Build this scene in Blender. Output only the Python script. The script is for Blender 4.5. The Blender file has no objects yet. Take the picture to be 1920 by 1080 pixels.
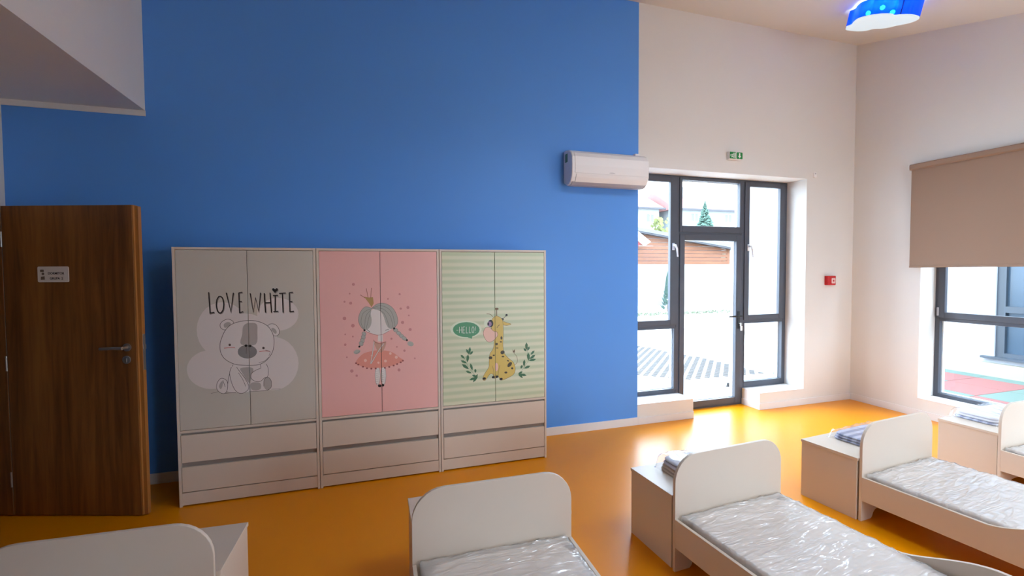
import bpy, bmesh, math, random
from mathutils import Vector, Matrix, noise
from mathutils.geometry import tessellate_polygon

random.seed(4)
scene = bpy.context.scene
COL = scene.collection
PI = math.pi

# ------------------------------------------------------------------ camera, sky, exposure
cam_data = bpy.data.cameras.new('camera')
cam_data.sensor_width = 36.0
cam_data.lens = 36.0 * 867.44 / 1920.0
cam_data.clip_end = 300
cam = bpy.data.objects.new('camera', cam_data)
COL.objects.link(cam)
yaw, pitch, roll = 0.3095, -0.0356, -0.0057
fwd = Vector((math.sin(yaw) * math.cos(pitch), math.cos(yaw) * math.cos(pitch), math.sin(pitch)))
rgt = Vector((math.cos(yaw), -math.sin(yaw), 0))
upv = rgt.cross(fwd)
cr, sr = math.cos(roll), math.sin(roll)
r2 = cr * rgt + sr * upv
u2 = -sr * rgt + cr * upv
cam.matrix_world = Matrix(((r2.x, u2.x, -fwd.x, 0), (r2.y, u2.y, -fwd.y, 0), (r2.z, u2.z, -fwd.z, 1.62), (0, 0, 0, 1)))
scene.camera = cam

world = bpy.data.worlds.new('overcast_sky')
scene.world = world
world.use_nodes = True
bg = world.node_tree.nodes['Background']
bg.inputs['Color'].default_value = (0.81, 0.965, 1.16, 1)
SKY = 11.0
bg.inputs['Strength'].default_value = SKY

scene.view_settings.view_transform = 'Standard'
scene.view_settings.look = 'None'
scene.view_settings.gamma = 1.0
scene.view_settings.use_curve_mapping = False
scene.view_settings.exposure = 0.36
scene.cycles.use_denoising = True
scene.cycles.max_bounces = 10
scene.cycles.diffuse_bounces = 6
scene.cycles.transparent_max_bounces = 16
scene.cycles.sample_clamp_indirect = 6.0


def portal(name, loc, target, w, h):
    d = bpy.data.lights.new(name, 'AREA')
    d.shape = 'RECTANGLE'
    d.size, d.size_y = w, h
    d.cycles.is_portal = True
    o = bpy.data.objects.new(name, d)
    COL.objects.link(o)
    o.location = loc
    o.rotation_euler = (Vector(target) - Vector(loc)).to_track_quat('-Z', 'Y').to_euler()
    return o


# room dimensions
YB = 4.187            # blue back wall
XL, XR = -2.385, 5.775
YF = -2.6
OX0, OX1 = 2.715, 5.010     # glazed opening in the back wall
OZ = 2.695
W2 = (1.75, 3.445)    # right window, seen
W3 = (-2.25, 1.2)    # unseen window, added in the right wall for more daylight
WZ0, WZ1 = 0.205, 2.66
portal('daylight_portal', (3.86, 4.66, 1.35), (3.86, 0, 1.35), 2.3, 2.7)
portal('daylight_portal', (6.18, 2.6, 1.43), (0, 2.6, 1.43), 1.7, 2.46)
portal('daylight_portal', (6.18, -0.525, 1.36), (0, -0.525, 1.36), 3.45, 2.3)
WZ3 = 2.5
W5 = (2.5, 4.4)       # unseen window behind the viewer, added to light the headboards
WZ5 = 2.36
ADDED_ROOFW = ((1.9, 2.9), (3.5, 4.5))     # unseen roof windows, added so that daylight falls from above
ROOFY = (0.6, 1.6)
for xa, xb in ADDED_ROOFW:
    zc = 4.353 - 0.265 * (YB - 1.1) + 0.26
    portal('daylight_portal', ((xa + xb) / 2, 1.1, zc), ((xa + xb) / 2, 1.1 + 0.265, zc - 1), 1.0, 1.05)
portal('daylight_portal', (3.45, YF - 0.4, 1.28), (3.45, 0, 1.28), 1.9, 2.16)


# ------------------------------------------------------------------ materials
def srgb(r, g, b):
    def f(c):
        c /= 255.0
        return c / 12.92 if c <= 0.04045 else ((c + 0.055) / 1.055) ** 2.4
    return (f(r), f(g), f(b), 1)


def mat(name, col, rough=0.5, metal=0.0, spec=0.5, coat=0.0, noise_amt=0.0, noise_scale=20.0, bump=0.0, bump_scale=200.0, emit=None, emit_s=0.0):
    m = bpy.data.materials.new(name)
    m.use_nodes = True
    nt = m.node_tree
    b = nt.nodes['Principled BSDF']
    b.inputs['Base Color'].default_value = col
    b.inputs['Roughness'].default_value = rough
    b.inputs['Metallic'].default_value = metal
    b.inputs['Specular IOR Level'].default_value = spec
    b.inputs['Coat Weight'].default_value = coat
    b.inputs['Coat Roughness'].default_value = 0.1
    if emit:
        b.inputs['Emission Color'].default_value = emit
        b.inputs['Emission Strength'].default_value = emit_s
    tc = nt.nodes.new('ShaderNodeTexCoord')
    if noise_amt > 0:
        n = nt.nodes.new('ShaderNodeTexNoise')
        n.inputs['Scale'].default_value = noise_scale
        n.inputs['Detail'].default_value = 4
        nt.links.new(tc.outputs['Object'], n.inputs['Vector'])
        mx = nt.nodes.new('ShaderNodeMix')
        mx.data_type = 'RGBA'
        mx.inputs['A'].default_value = tuple(c * (1 - noise_amt) for c in col[:3]) + (1,)
        mx.inputs['B'].default_value = tuple(min(1, c * (1 + noise_amt)) for c in col[:3]) + (1,)
        nt.links.new(n.outputs['Fac'], mx.inputs['Factor'])
        nt.links.new(mx.outputs['Result'], b.inputs['Base Color'])
    if bump > 0:
        n2 = nt.nodes.new('ShaderNodeTexNoise')
        n2.inputs['Scale'].default_value = bump_scale
        n2.inputs['Detail'].default_value = 3
        nt.links.new(tc.outputs['Object'], n2.inputs['Vector'])
        bp = nt.nodes.new('ShaderNodeBump')
        bp.inputs['Strength'].default_value = bump
        bp.inputs['Distance'].default_value = 0.002
        nt.links.new(n2.outputs['Fac'], bp.inputs['Height'])
        nt.links.new(bp.outputs['Normal'], b.inputs['Normal'])
    return m


def wood(name, c1, c2, stretch=(22, 22, 1.1), rough=0.45):
    m = mat(name, c1, rough)
    nt = m.node_tree
    b = nt.nodes['Principled BSDF']
    tc = nt.nodes.new('ShaderNodeTexCoord')
    mp = nt.nodes.new('ShaderNodeMapping')
    mp.inputs['Scale'].default_value = stretch
    nt.links.new(tc.outputs['Object'], mp.inputs['Vector'])
    n = nt.nodes.new('ShaderNodeTexNoise')
    n.inputs['Scale'].default_value = 1.6
    n.inputs['Detail'].default_value = 8
    n.inputs['Roughness'].default_value = 0.65
    n.inputs['Distortion'].default_value = 0.6
    nt.links.new(mp.outputs['Vector'], n.inputs['Vector'])
    mp2 = nt.nodes.new('ShaderNodeMapping')
    mp2.inputs['Scale'].default_value = (stretch[0] * 0.45, stretch[1] * 0.45, stretch[2] * 0.2)
    nt.links.new(tc.outputs['Object'], mp2.inputs['Vector'])
    n3 = nt.nodes.new('ShaderNodeTexNoise')
    n3.inputs['Scale'].default_value = 1.0
    n3.inputs['Detail'].default_value = 2
    nt.links.new(mp2.outputs['Vector'], n3.inputs['Vector'])
    ad = nt.nodes.new('ShaderNodeMath')
    ad.operation = 'ADD'
    nt.links.new(n.outputs['Fac'], ad.inputs[0])
    nt.links.new(n3.outputs['Fac'], ad.inputs[1])
    r = nt.nodes.new('ShaderNodeValToRGB')
    r.color_ramp.elements[0].position = 0.72
    r.color_ramp.elements[0].color = c2
    r.color_ramp.elements[1].position = 1.25
    r.color_ramp.elements[1].color = c1
    dv = nt.nodes.new('ShaderNodeMath')
    dv.operation = 'MULTIPLY'
    dv.inputs[1].default_value = 1.0
    nt.links.new(ad.outputs[0], dv.inputs[0])
    mr = nt.nodes.new('ShaderNodeMapRange')
    mr.inputs['From Min'].default_value = 0.7
    mr.inputs['From Max'].default_value = 1.3
    nt.links.new(dv.outputs[0], mr.inputs['Value'])
    r.color_ramp.elements[0].position = 0.05
    r.color_ramp.elements[1].position = 0.95
    nt.links.new(mr.outputs['Result'], r.inputs['Fac'])
    nt.links.new(r.outputs['Color'], b.inputs['Base Color'])
    return m


def front_only(nt, fr):
    """reflect at the outer faces only, so that a thin sheet has no total inner reflection"""
    g = nt.nodes.new('ShaderNodeNewGeometry')
    a = nt.nodes.new('ShaderNodeMath')
    a.operation = 'SUBTRACT'
    a.inputs[0].default_value = 1.0
    nt.links.new(g.outputs['Backfacing'], a.inputs[1])
    m = nt.nodes.new('ShaderNodeMath')
    m.operation = 'MULTIPLY'
    nt.links.new(fr.outputs['Fac'], m.inputs[0])
    nt.links.new(a.outputs[0], m.inputs[1])
    return m.outputs[0]


def glass(name, tint=(0.96, 0.98, 0.98, 1), refl=0.07):
    m = bpy.data.materials.new(name)
    m.use_nodes = True
    nt = m.node_tree
    nt.nodes.remove(nt.nodes['Principled BSDF'])
    t = nt.nodes.new('ShaderNodeBsdfTransparent')
    t.inputs['Color'].default_value = tint
    g = nt.nodes.new('ShaderNodeBsdfGlossy')
    g.inputs['Roughness'].default_value = 0.02
    lw = nt.nodes.new('ShaderNodeFresnel')
    lw.inputs['IOR'].default_value = 1.45
    mx = nt.nodes.new('ShaderNodeMixShader')
    nt.links.new(front_only(nt, lw), mx.inputs['Fac'])
    nt.links.new(t.outputs[0], mx.inputs[1])
    nt.links.new(g.outputs[0], mx.inputs[2])
    nt.links.new(mx.outputs[0], nt.nodes['Material Output'].inputs['Surface'])
    return m


def film(name, haze=0.34, rough=0.2, col=(0.93, 0.90, 0.87, 1), wrinkle=0.0):
    """clear plastic film: see-through, with a gloss and a slight milkiness"""
    m = bpy.data.materials.new(name)
    m.use_nodes = True
    nt = m.node_tree
    nt.nodes.remove(nt.nodes['Principled BSDF'])
    t = nt.nodes.new('ShaderNodeBsdfTransparent')
    d = nt.nodes.new('ShaderNodeBsdfDiffuse')
    d.inputs['Color'].default_value = col
    g = nt.nodes.new('ShaderNodeBsdfGlossy')
    g.inputs['Roughness'].default_value = rough
    fr = nt.nodes.new('ShaderNodeFresnel')
    fr.inputs['IOR'].default_value = 1.7
    m1 = nt.nodes.new('ShaderNodeMixShader')
    m1.inputs['Fac'].default_value = haze
    nt.links.new(t.outputs[0], m1.inputs[1])
    nt.links.new(d.outputs[0], m1.inputs[2])
    m2 = nt.nodes.new('ShaderNodeMixShader')
    nt.links.new(front_only(nt, fr), m2.inputs['Fac'])
    if wrinkle > 0:
        tc = nt.nodes.new('ShaderNodeTexCoord')
        hs = []
        for rot, sc, dist in ((0.30, (3.2, 17, 1), 0.8), (-0.30, (2.4, 11, 1), 1.0)):
            mp = nt.nodes.new('ShaderNodeMapping')
            mp.inputs['Rotation'].default_value = (0, 0, rot)
            mp.inputs['Scale'].default_value = sc
            nt.links.new(tc.outputs['Object'], mp.inputs['Vector'])
            nz = nt.nodes.new('ShaderNodeTexNoise')
            nz.inputs['Scale'].default_value = 1.0
            nz.inputs['Detail'].default_value = 2
            nz.inputs['Distortion'].default_value = dist
            nt.links.new(mp.outputs['Vector'], nz.inputs['Vector'])
            # ridges: 1 - |2n - 1|
            a = nt.nodes.new('ShaderNodeMath'); a.operation = 'MULTIPLY_ADD'; a.inputs[1].default_value = 2; a.inputs[2].default_value = -1
            nt.links.new(nz.outputs['Fac'], a.inputs[0])
            c = nt.nodes.new('ShaderNodeMath'); c.operation = 'ABSOLUTE'
            nt.links.new(a.outputs[0], c.inputs[0])
            e = nt.nodes.new('ShaderNodeMath'); e.operation = 'SUBTRACT'; e.inputs[0].default_value = 1
            nt.links.new(c.outputs[0], e.inputs[1])
            q = nt.nodes.new('ShaderNodeMath'); q.operation = 'POWER'; q.inputs[1].default_value = 3
            nt.links.new(e.outputs[0], q.inputs[0])
            hs.append(q)
        su = nt.nodes.new('ShaderNodeMath'); su.operation = 'ADD'
        nt.links.new(hs[0].outputs[0], su.inputs[0])
        nt.links.new(hs[1].outputs[0], su.inputs[1])
        bmp = nt.nodes.new('ShaderNodeBump')
        bmp.inputs['Strength'].default_value = wrinkle
        bmp.inputs['Distance'].default_value = 0.012
        nt.links.new(su.outputs[0], bmp.inputs['Height'])
        nt.links.new(bmp.outputs['Normal'], g.inputs['Normal'])
        bmd = nt.nodes.new('ShaderNodeBump')
        bmd.inputs['Strength'].default_value = wrinkle * 0.55
        bmd.inputs['Distance'].default_value = 0.012
        nt.links.new(su.outputs[0], bmd.inputs['Height'])
        nt.links.new(bmd.outputs['Normal'], d.inputs['Normal'])
    nt.links.new(m1.outputs[0], m2.inputs[1])
    nt.links.new(g.outputs[0], m2.inputs[2])
    nt.links.new(m2.outputs[0], nt.nodes['Material Output'].inputs['Surface'])
    return m


def stripes(name, c1, c2, period, axis='Z', sharp=0.5, rough=0.4):
    m = mat(name, c1, rough)
    nt = m.node_tree
    b = nt.nodes['Principled BSDF']
    tc = nt.nodes.new('ShaderNodeTexCoord')
    sp = nt.nodes.new('ShaderNodeSeparateXYZ')
    nt.links.new(tc.outputs['Object'], sp.inputs[0])
    mu = nt.nodes.new('ShaderNodeMath')
    mu.operation = 'MULTIPLY'
    mu.inputs[1].default_value = 2 * PI / period
    nt.links.new(sp.outputs[axis], mu.inputs[0])
    sn = nt.nodes.new('ShaderNodeMath')
    sn.operation = 'SINE'
    nt.links.new(mu.outputs[0], sn.inputs[0])
    r = nt.nodes.new('ShaderNodeMapRange')
    r.inputs['From Min'].default_value = -sharp
    r.inputs['From Max'].default_value = sharp
    nt.links.new(sn.outputs[0], r.inputs['Value'])
    mx = nt.nodes.new('ShaderNodeMix')
    mx.data_type = 'RGBA'
    mx.inputs['A'].default_value = c1
    mx.inputs['B'].default_value = c2
    nt.links.new(r.outputs['Result'], mx.inputs['Factor'])
    nt.links.new(mx.outputs['Result'], b.inputs['Base Color'])
    return m


M = {}
M['white_wall'] = mat('white_wall_paint', srgb(222, 219, 214), 0.75, spec=0.3, noise_amt=0.012, noise_scale=3, bump=0.05, bump_scale=160)
M['blue_wall'] = mat('blue_wall_paint', srgb(88, 152, 232), 0.5, spec=0.35, noise_amt=0.02, noise_scale=2, bump=0.05, bump_scale=160)
M['floor'] = mat('orange_vinyl', srgb(232, 144, 0), 0.32, spec=0.27, noise_amt=0.05, noise_scale=1.6, bump=0.03, bump_scale=90)
M['trim'] = mat('white_trim', srgb(225, 222, 220), 0.45)
M['white_board'] = mat('white_laminate', srgb(214, 200, 184), 0.38, noise_amt=0.01, noise_scale=8)
M['grip'] = mat('grip_shade_grey', srgb(150, 140, 132), 0.5)  # grey stands in for the shade inside the finger grips
M['dark_gap'] = mat('dark_gap', srgb(60, 50, 45), 0.8)
M['grey_door'] = mat('warm_grey_print_base', srgb(200, 193, 180), 0.38, noise_amt=0.01)
M['pink_door'] = mat('pink_print_base', srgb(238, 182, 174), 0.38, noise_amt=0.01)
M['green_door'] = stripes('green_striped_print_base', srgb(216, 218, 188), srgb(192, 204, 168), 0.0564, 'Z', 0.7, 0.38)
M['walnut'] = wood('walnut_veneer', srgb(152, 98, 46), srgb(84, 48, 19), (15, 15, 0.9))
M['oak_edge'] = wood('light_oak_edging', srgb(176, 118, 58), srgb(150, 96, 44))
M['steel'] = mat('brushed_steel', srgb(190, 188, 184), 0.35, metal=0.9)
M['anthracite'] = mat('anthracite_frame', srgb(74, 78, 88), 0.42, noise_amt=0.02)
M['frame_white'] = mat('white_frame_profile', srgb(235, 238, 242), 0.4)
M['glass'] = glass('window_glass')
M['ac'] = mat('white_appliance_plastic', srgb(232, 228, 226), 0.3)
M['ac_grey'] = mat('grey_appliance_plastic', srgb(170, 166, 170), 0.4)
M['black'] = mat('black_plastic', srgb(28, 28, 30), 0.4)
M['sign_green'] = mat('exit_sign_green', srgb(10, 132, 62), 0.4)
M['sign_white'] = mat('sign_white', srgb(240, 240, 238), 0.5)
M['alarm_red'] = mat('alarm_red', srgb(190, 18, 26), 0.35)
M['blind'] = mat('taupe_blind_fabric', srgb(150, 124, 106), 0.8, spec=0.2, noise_amt=0.04, noise_scale=300)
M['mattress'] = mat('white_mattress_ticking', srgb(224, 213, 203), 0.7, bump=0.1, bump_scale=60)
M['film'] = film('clear_mattress_film', 0.40, 0.14, wrinkle=0.9)
M['bagfilm'] = film('clear_bag_film', 0.10, 0.2)
M['linen_a'] = stripes('lilac_striped_linen', srgb(206, 200, 214), srgb(150, 150, 176), 0.045, 'X', 0.6, 0.8)
M['linen_b'] = stripes('slate_striped_linen', srgb(184, 186, 206), srgb(128, 132, 160), 0.06, 'Y', 0.5, 0.8)
M['linen_c'] = mat('white_linen', srgb(214, 214, 224), 0.8, noise_amt=0.12, noise_scale=9)
M['linen_beige'] = mat('beige_linen', srgb(196, 176, 152), 0.8, noise_amt=0.1, noise_scale=12)
M['sign_ink'] = mat('sign_ink', srgb(30, 24, 22), 0.6)
M['emblem'] = mat('sign_emblem_brown', srgb(120, 100, 84), 0.6)
M['sticker'] = mat('green_energy_sticker', srgb(88, 128, 96), 0.5)
# printed colours of the wardrobe pictures
INK = {'cloud': (222, 212, 206), 'paper': (226, 217, 212), 'grey': (178, 170, 164), 'dark': (140, 136, 134), 'line': (84, 72, 68), 'ink': (30, 26, 26), 'shade': (150, 140, 132),
       'blush': (214, 130, 124), 'dot': (210, 140, 136), 'skin': (230, 222, 216), 'hairline': (106, 104, 98), 'skirt': (230, 152, 134), 'pale': (242, 196, 182), 'trim': (158, 84, 82),
       'bodice': (206, 160, 140), 'hair': (180, 178, 168), 'gold': (186, 148, 92), 'gold2': (170, 106, 84), 'halo': (214, 226, 200), 'green': (78, 148, 106), 'white': (240, 240, 230),
       'gline': (110, 88, 56), 'yellow': (212, 184, 92), 'pink': (232, 190, 172), 'spot': (66, 58, 34), 'violet': (150, 118, 150), 'leaf': (58, 108, 72)}
INKM = {}


def ink(c):
    if c not in INKM:
        INKM[c] = mat('print_' + c, srgb(*INK[c]), 0.4)
    return INKM[c]


# outdoors
M['concrete'] = mat('pale_concrete', srgb(160, 157, 152), 0.85, noise_amt=0.05, noise_scale=1.5, bump=0.1, bump_scale=30)
M['bounce_ground'] = mat('pale_bounce_ground', srgb(205, 203, 200), 0.85, noise_amt=0.04, noise_scale=1.5)  # bright unseen ground, added to bounce daylight up to walls and ceiling
M['paver_dark'] = mat('dark_paver_cells', srgb(46, 44, 42), 0.9, noise_amt=0.2, noise_scale=14)
M['grass'] = mat('verge_grass', srgb(112, 118, 98), 0.9, noise_amt=0.25, noise_scale=20)
M['render_white'] = mat('white_render', srgb(143, 146, 152), 0.8, noise_amt=0.02, noise_scale=2)
M['plinth'] = mat('cream_plinth', srgb(136, 133, 116), 0.8, noise_amt=0.04, noise_scale=5)
M['rubber_red'] = mat('red_rubber_mat', srgb(112, 68, 65), 0.9, noise_amt=0.12, noise_scale=30)
M['rubber_green'] = mat('green_rubber_mat', srgb(74, 94, 87), 0.9, noise_amt=0.12, noise_scale=30)
M['plank'] = wood('orange_pine', srgb(126, 80, 50), srgb(104, 62, 38), (1.2, 14, 14), 0.7)
M['roof_grey'] = mat('grey_roof_sheet', srgb(90, 94, 98), 0.5)
M['roof_dark'] = mat('dark_eave', srgb(58, 58, 62), 0.7)
M['roof_tile'] = mat('faded_red_roof', srgb(128, 90, 86), 0.85, noise_amt=0.1, noise_scale=2)
M['house_wall'] = mat('pale_house_wall', srgb(136, 141, 143), 0.85)
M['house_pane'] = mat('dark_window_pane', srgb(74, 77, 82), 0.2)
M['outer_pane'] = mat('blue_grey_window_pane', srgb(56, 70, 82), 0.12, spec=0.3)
M['outer_frame'] = mat('grey_outdoor_frame', srgb(46, 54, 62), 0.5)
M['spruce'] = mat('spruce_needles', srgb(62, 86, 75), 0.9, noise_amt=0.3, noise_scale=4)
M['shrub'] = mat('shrub_leaves', srgb(96, 102, 56), 0.9, noise_amt=0.3, noise_scale=8)
M['bark'] = mat('bark', srgb(110, 92, 78), 0.9)
M['navy'] = mat('dark_blue_bounce_cut', srgb(40, 74, 120), 0.6)  # added dark colour on the unseen near left wall, cuts bounced light
M['hall'] = mat('corridor_paint', srgb(150, 146, 140), 0.8)


# ------------------------------------------------------------------ mesh helpers
class MB:
    def __init__(self):
        self.v, self.f, self.m = [], [], []

    def add(self, vs, fs, m=0):
        n = len(self.v)
        self.v += [tuple(p) for p in vs]
        for f in fs:
            self.f.append([i + n for i in f])
            self.m.append(m)
        return self

    def box(self, x0, x1, y0, y1, z0, z1, m=0):
        vs = [(x, y, z) for z in (z0, z1) for y in (y0, y1) for x in (x0, x1)]
        return self.add(vs, [(0, 2, 3, 1), (4, 5, 7, 6), (0, 1, 5, 4), (2, 6, 7, 3), (1, 3, 7, 5), (0, 4, 6, 2)], m)

    def prism(self, poly, axis, a, b, m=0):
        """poly: 2-D outline; axis: the axis it is extruded along from a to b"""
        def P(p, t):
            return {'X': (t, p[0], p[1]), 'Y': (p[0], t, p[1]), 'Z': (p[0], p[1], t)}[axis]
        n = len(poly)
        vs = [P(p, a) for p in poly] + [P(p, b) for p in poly]
        tris = tessellate_polygon([[Vector((p[0], p[1], 0)) for p in poly]])
        fs = [tuple(t) for t in tris] + [tuple(n + i for i in reversed(t)) for t in tris]
        fs += [(i, (i + 1) % n, n + (i + 1) % n, n + i) for i in range(n)]
        return self.add(vs, fs, m)

    def tube(self, pts, r, n=10, m=0, cap=True):
        pts = [Vector(p) for p in pts]
        rr = r if isinstance(r, (list, tuple)) else [r] * len(pts)
        vs, fs = [], []
        for i, p in enumerate(pts):
            d = (pts[min(i + 1, len(pts) - 1)] - pts[max(i - 1, 0)]).normalized()
            a = d.orthogonal().normalized() if abs(d.z) < 0.99 else Vector((1, 0, 0))
            if abs(d.z) < 0.99:
                a = d.cross(Vector((0, 0, 1))).normalized()
            b = d.cross(a)
            for k in range(n):
                t = 2 * PI * k / n
                vs.append(p + rr[i] * (math.cos(t) * a + math.sin(t) * b))
        for i in range(len(pts) - 1):
            for k in range(n):
                fs.append((i * n + k, i * n + (k + 1) % n, (i + 1) * n + (k + 1) % n, (i + 1) * n + k))
        if cap:
            fs.append(tuple(range(n)))
            fs.append(tuple((len(pts) - 1) * n + k for k in reversed(range(n))))
        return self.add(vs, fs, m)

    def ball(self, c, r, m=0, seg=12, rings=8, sz=(1, 1, 1)):
        vs, fs = [], []
        for i in range(rings + 1):
            a = PI * i / rings
            for k in range(seg):
                t = 2 * PI * k / seg
                vs.append((c[0] + r * sz[0] * math.sin(a) * math.cos(t), c[1] + r * sz[1] * math.sin(a) * math.sin(t), c[2] + r * sz[2] * math.cos(a)))
        for i in range(rings):
            for k in range(seg):
                fs.append((i * seg + k, (i + 1) * seg + k, (i + 1) * seg + (k + 1) % seg, i * seg + (k + 1) % seg))
        return self.add(vs, fs, m)

    def mesh(self, name, mats):
        me = bpy.data.meshes.new(name)
        me.from_pydata(self.v, [], self.f)
        for mm in mats if isinstance(mats, (list, tuple)) else [mats]:
            me.materials.append(mm)
        for p, k in zip(me.polygons, self.m):
            p.material_index = k
        bm = bmesh.new()
        bm.from_mesh(me)
        bmesh.ops.recalc_face_normals(bm, faces=bm.faces)
        bm.to_mesh(me)
        bm.free()
        return me

    def build(self, name, mats, parent=None, bevel=0.0, smooth=False, seg=2):
        return link(name, self.mesh(name, mats), parent, bevel, smooth, seg)


def link(name, me, parent=None, bevel=0.0, smooth=False, seg=2):
    o = bpy.data.objects.new(name, me)
    COL.objects.link(o)
    if parent:
        o.parent = parent
    if smooth:
        for p in me.polygons:
            p.use_smooth = True
    if bevel > 0:
        b = o.modifiers.new('bevel', 'BEVEL')
        b.width = bevel
        b.segments = seg
        b.limit_method = 'ANGLE'
        b.angle_limit = math.radians(40)
    return o


def thing(name, label, cat, loc=(0, 0, 0), rz=0.0, group=None):
    o = bpy.data.objects.new(name, None)
    o.empty_display_size = 0.1
    COL.objects.link(o)
    o.location = loc
    o.rotation_euler = (0, 0, rz)
    o['label'] = label
    o['category'] = cat
    if group:
        o['group'] = group
    return o


def tag(o, label, cat, group=None):
    o['label'] = label
    o['category'] = cat
    if group:
        o['group'] = group
    return o


def struct(o, label=None):
    o['kind'] = 'structure'
    if label:
        o['label'] = label
    return o


def sthing(name, label=None, loc=(0, 0, 0), rz=0.0):
    o = bpy.data.objects.new(name, None)
    COL.objects.link(o)
    o.location = loc
    o.rotation_euler = (0, 0, rz)
    return struct(o, label)


def copy_tree(o, parent=None):
    c = o.copy()
    COL.objects.link(c)
    c.parent = parent
    for ch in list(o.children):
        copy_tree(ch, c)
    return c


def catmull(p, closed, sub=5):
    n = len(p)
    out = []
    for i in range(n if closed else n - 1):
        if closed:
            a, b, c, d = p[i - 1], p[i], p[(i + 1) % n], p[(i + 2) % n]
        else:
            a, b, c, d = p[max(i - 1, 0)], p[i], p[i + 1], p[min(i + 2, n - 1)]
        for k in range(sub):
            t = k / sub
            out.append(tuple(0.5 * ((2 * b[j]) + (-a[j] + c[j]) * t + (2 * a[j] - 5 * b[j] + 4 * c[j] - d[j]) * t * t + (-a[j] + 3 * b[j] - 3 * c[j] + d[j]) * t ** 3) for j in range(2)))
    if not closed:
        out.append(p[-1])
    return out


def ribbon(p, w, closed):
    """2-D stroke -> list of polygons (quads with mitred joints, plus small round end pieces)"""
    n = len(p)
    L, R = [], []
    for i in range(n):
        a = p[i - 1] if (i > 0 or closed) else p[i]
        b = p[(i + 1) % n] if (i < n - 1 or closed) else p[i]
        d1 = Vector((p[i][0] - a[0], p[i][1] - a[1]))
        d2 = Vector((b[0] - p[i][0], b[1] - p[i][1]))
        if d1.length < 1e-9:
            d1 = d2
        if d2.length < 1e-9:
            d2 = d1
        if d1.length < 1e-9:
            d1 = d2 = Vector((1, 0))
        d1.normalize(); d2.normalize()
        t = d1 + d2
        t = t.normalized() if t.length > 0.2 else d2
        nn = Vector((-t.y, t.x))
        k = 1.0 / max(0.45, abs(nn.dot(Vector((-d1.y, d1.x)))))
        L.append((p[i][0] + nn.x * w / 2 * k, p[i][1] + nn.y * w / 2 * k))
        R.append((p[i][0] - nn.x * w / 2 * k, p[i][1] - nn.y * w / 2 * k))
    return [[L[i], L[(i + 1) % n], R[(i + 1) % n], R[i]] for i in range(n if closed else n - 1)]


def print_mesh(spec, x_off, y_front, cut, side):
    """flat printed picture on a door: layered thin polygons, cut at the gap between the doors"""
    bm = bmesh.new()
    mats = []
    for li, (kind, col, w, smooth, closed, s) in enumerate(spec):
        q = [float(a) / 1000 for a in s.split()]
        p = [(q[i] - x_off, q[i + 1]) for i in range(0, len(q), 2)]
        if col not in mats:
            mats.append(col)
        k = mats.index(col)
        y = y_front - 0.0003 - 0.000012 * li
        if smooth and len(p) > 2:
            p = catmull(p, kind == 'f' or closed, 4)
        polys = []
        if kind == 'f':
            for t in tessellate_polygon([[Vector((a[0], a[1], 0)) for a in p]]):
                polys.append([p[i] for i in t])
        else:
            polys = ribbon(p, w / 1000, closed)
        for pl in polys:
            try:
                f = bm.faces.new([bm.verts.new((a[0], y, a[1])) for a in pl])
                f.material_index = k
            except ValueError:
                pass
    geom = bm.verts[:] + bm.edges[:] + bm.faces[:]
    bmesh.ops.bisect_plane(bm, geom=geom, plane_co=(cut, 0, 0), plane_no=(1 if side < 0 else -1, 0, 0), clear_outer=True)
    for f in bm.faces:
        if f.normal.y > 0:
            f.normal_flip()
    me = bpy.data.meshes.new('printed_picture')
    bm.to_mesh(me)
    bm.free()
    for c in mats:
        me.materials.append(ink(c))
    return me


def text_mesh(txt, size, loc, mtl, name, parent, rot=(PI / 2, 0, 0), align='CENTER'):
    cu = bpy.data.curves.new(name, 'FONT')
    cu.body = txt
    cu.size = size
    cu.align_x = align
    cu.extrude = 0.0003
    cu.offset = size * 0.022
    tmp = bpy.data.objects.new(name, cu)
    COL.objects.link(tmp)
    dg = bpy.context.evaluated_depsgraph_get()
    me = bpy.data.meshes.new_from_object(tmp.evaluated_get(dg))
    bpy.data.objects.remove(tmp)
    me.name = name
    me.materials.clear()
    me.materials.append(mtl)
    o = link(name, me, parent)
    o.location = loc
    o.rotation_euler = rot
    return o


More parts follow.
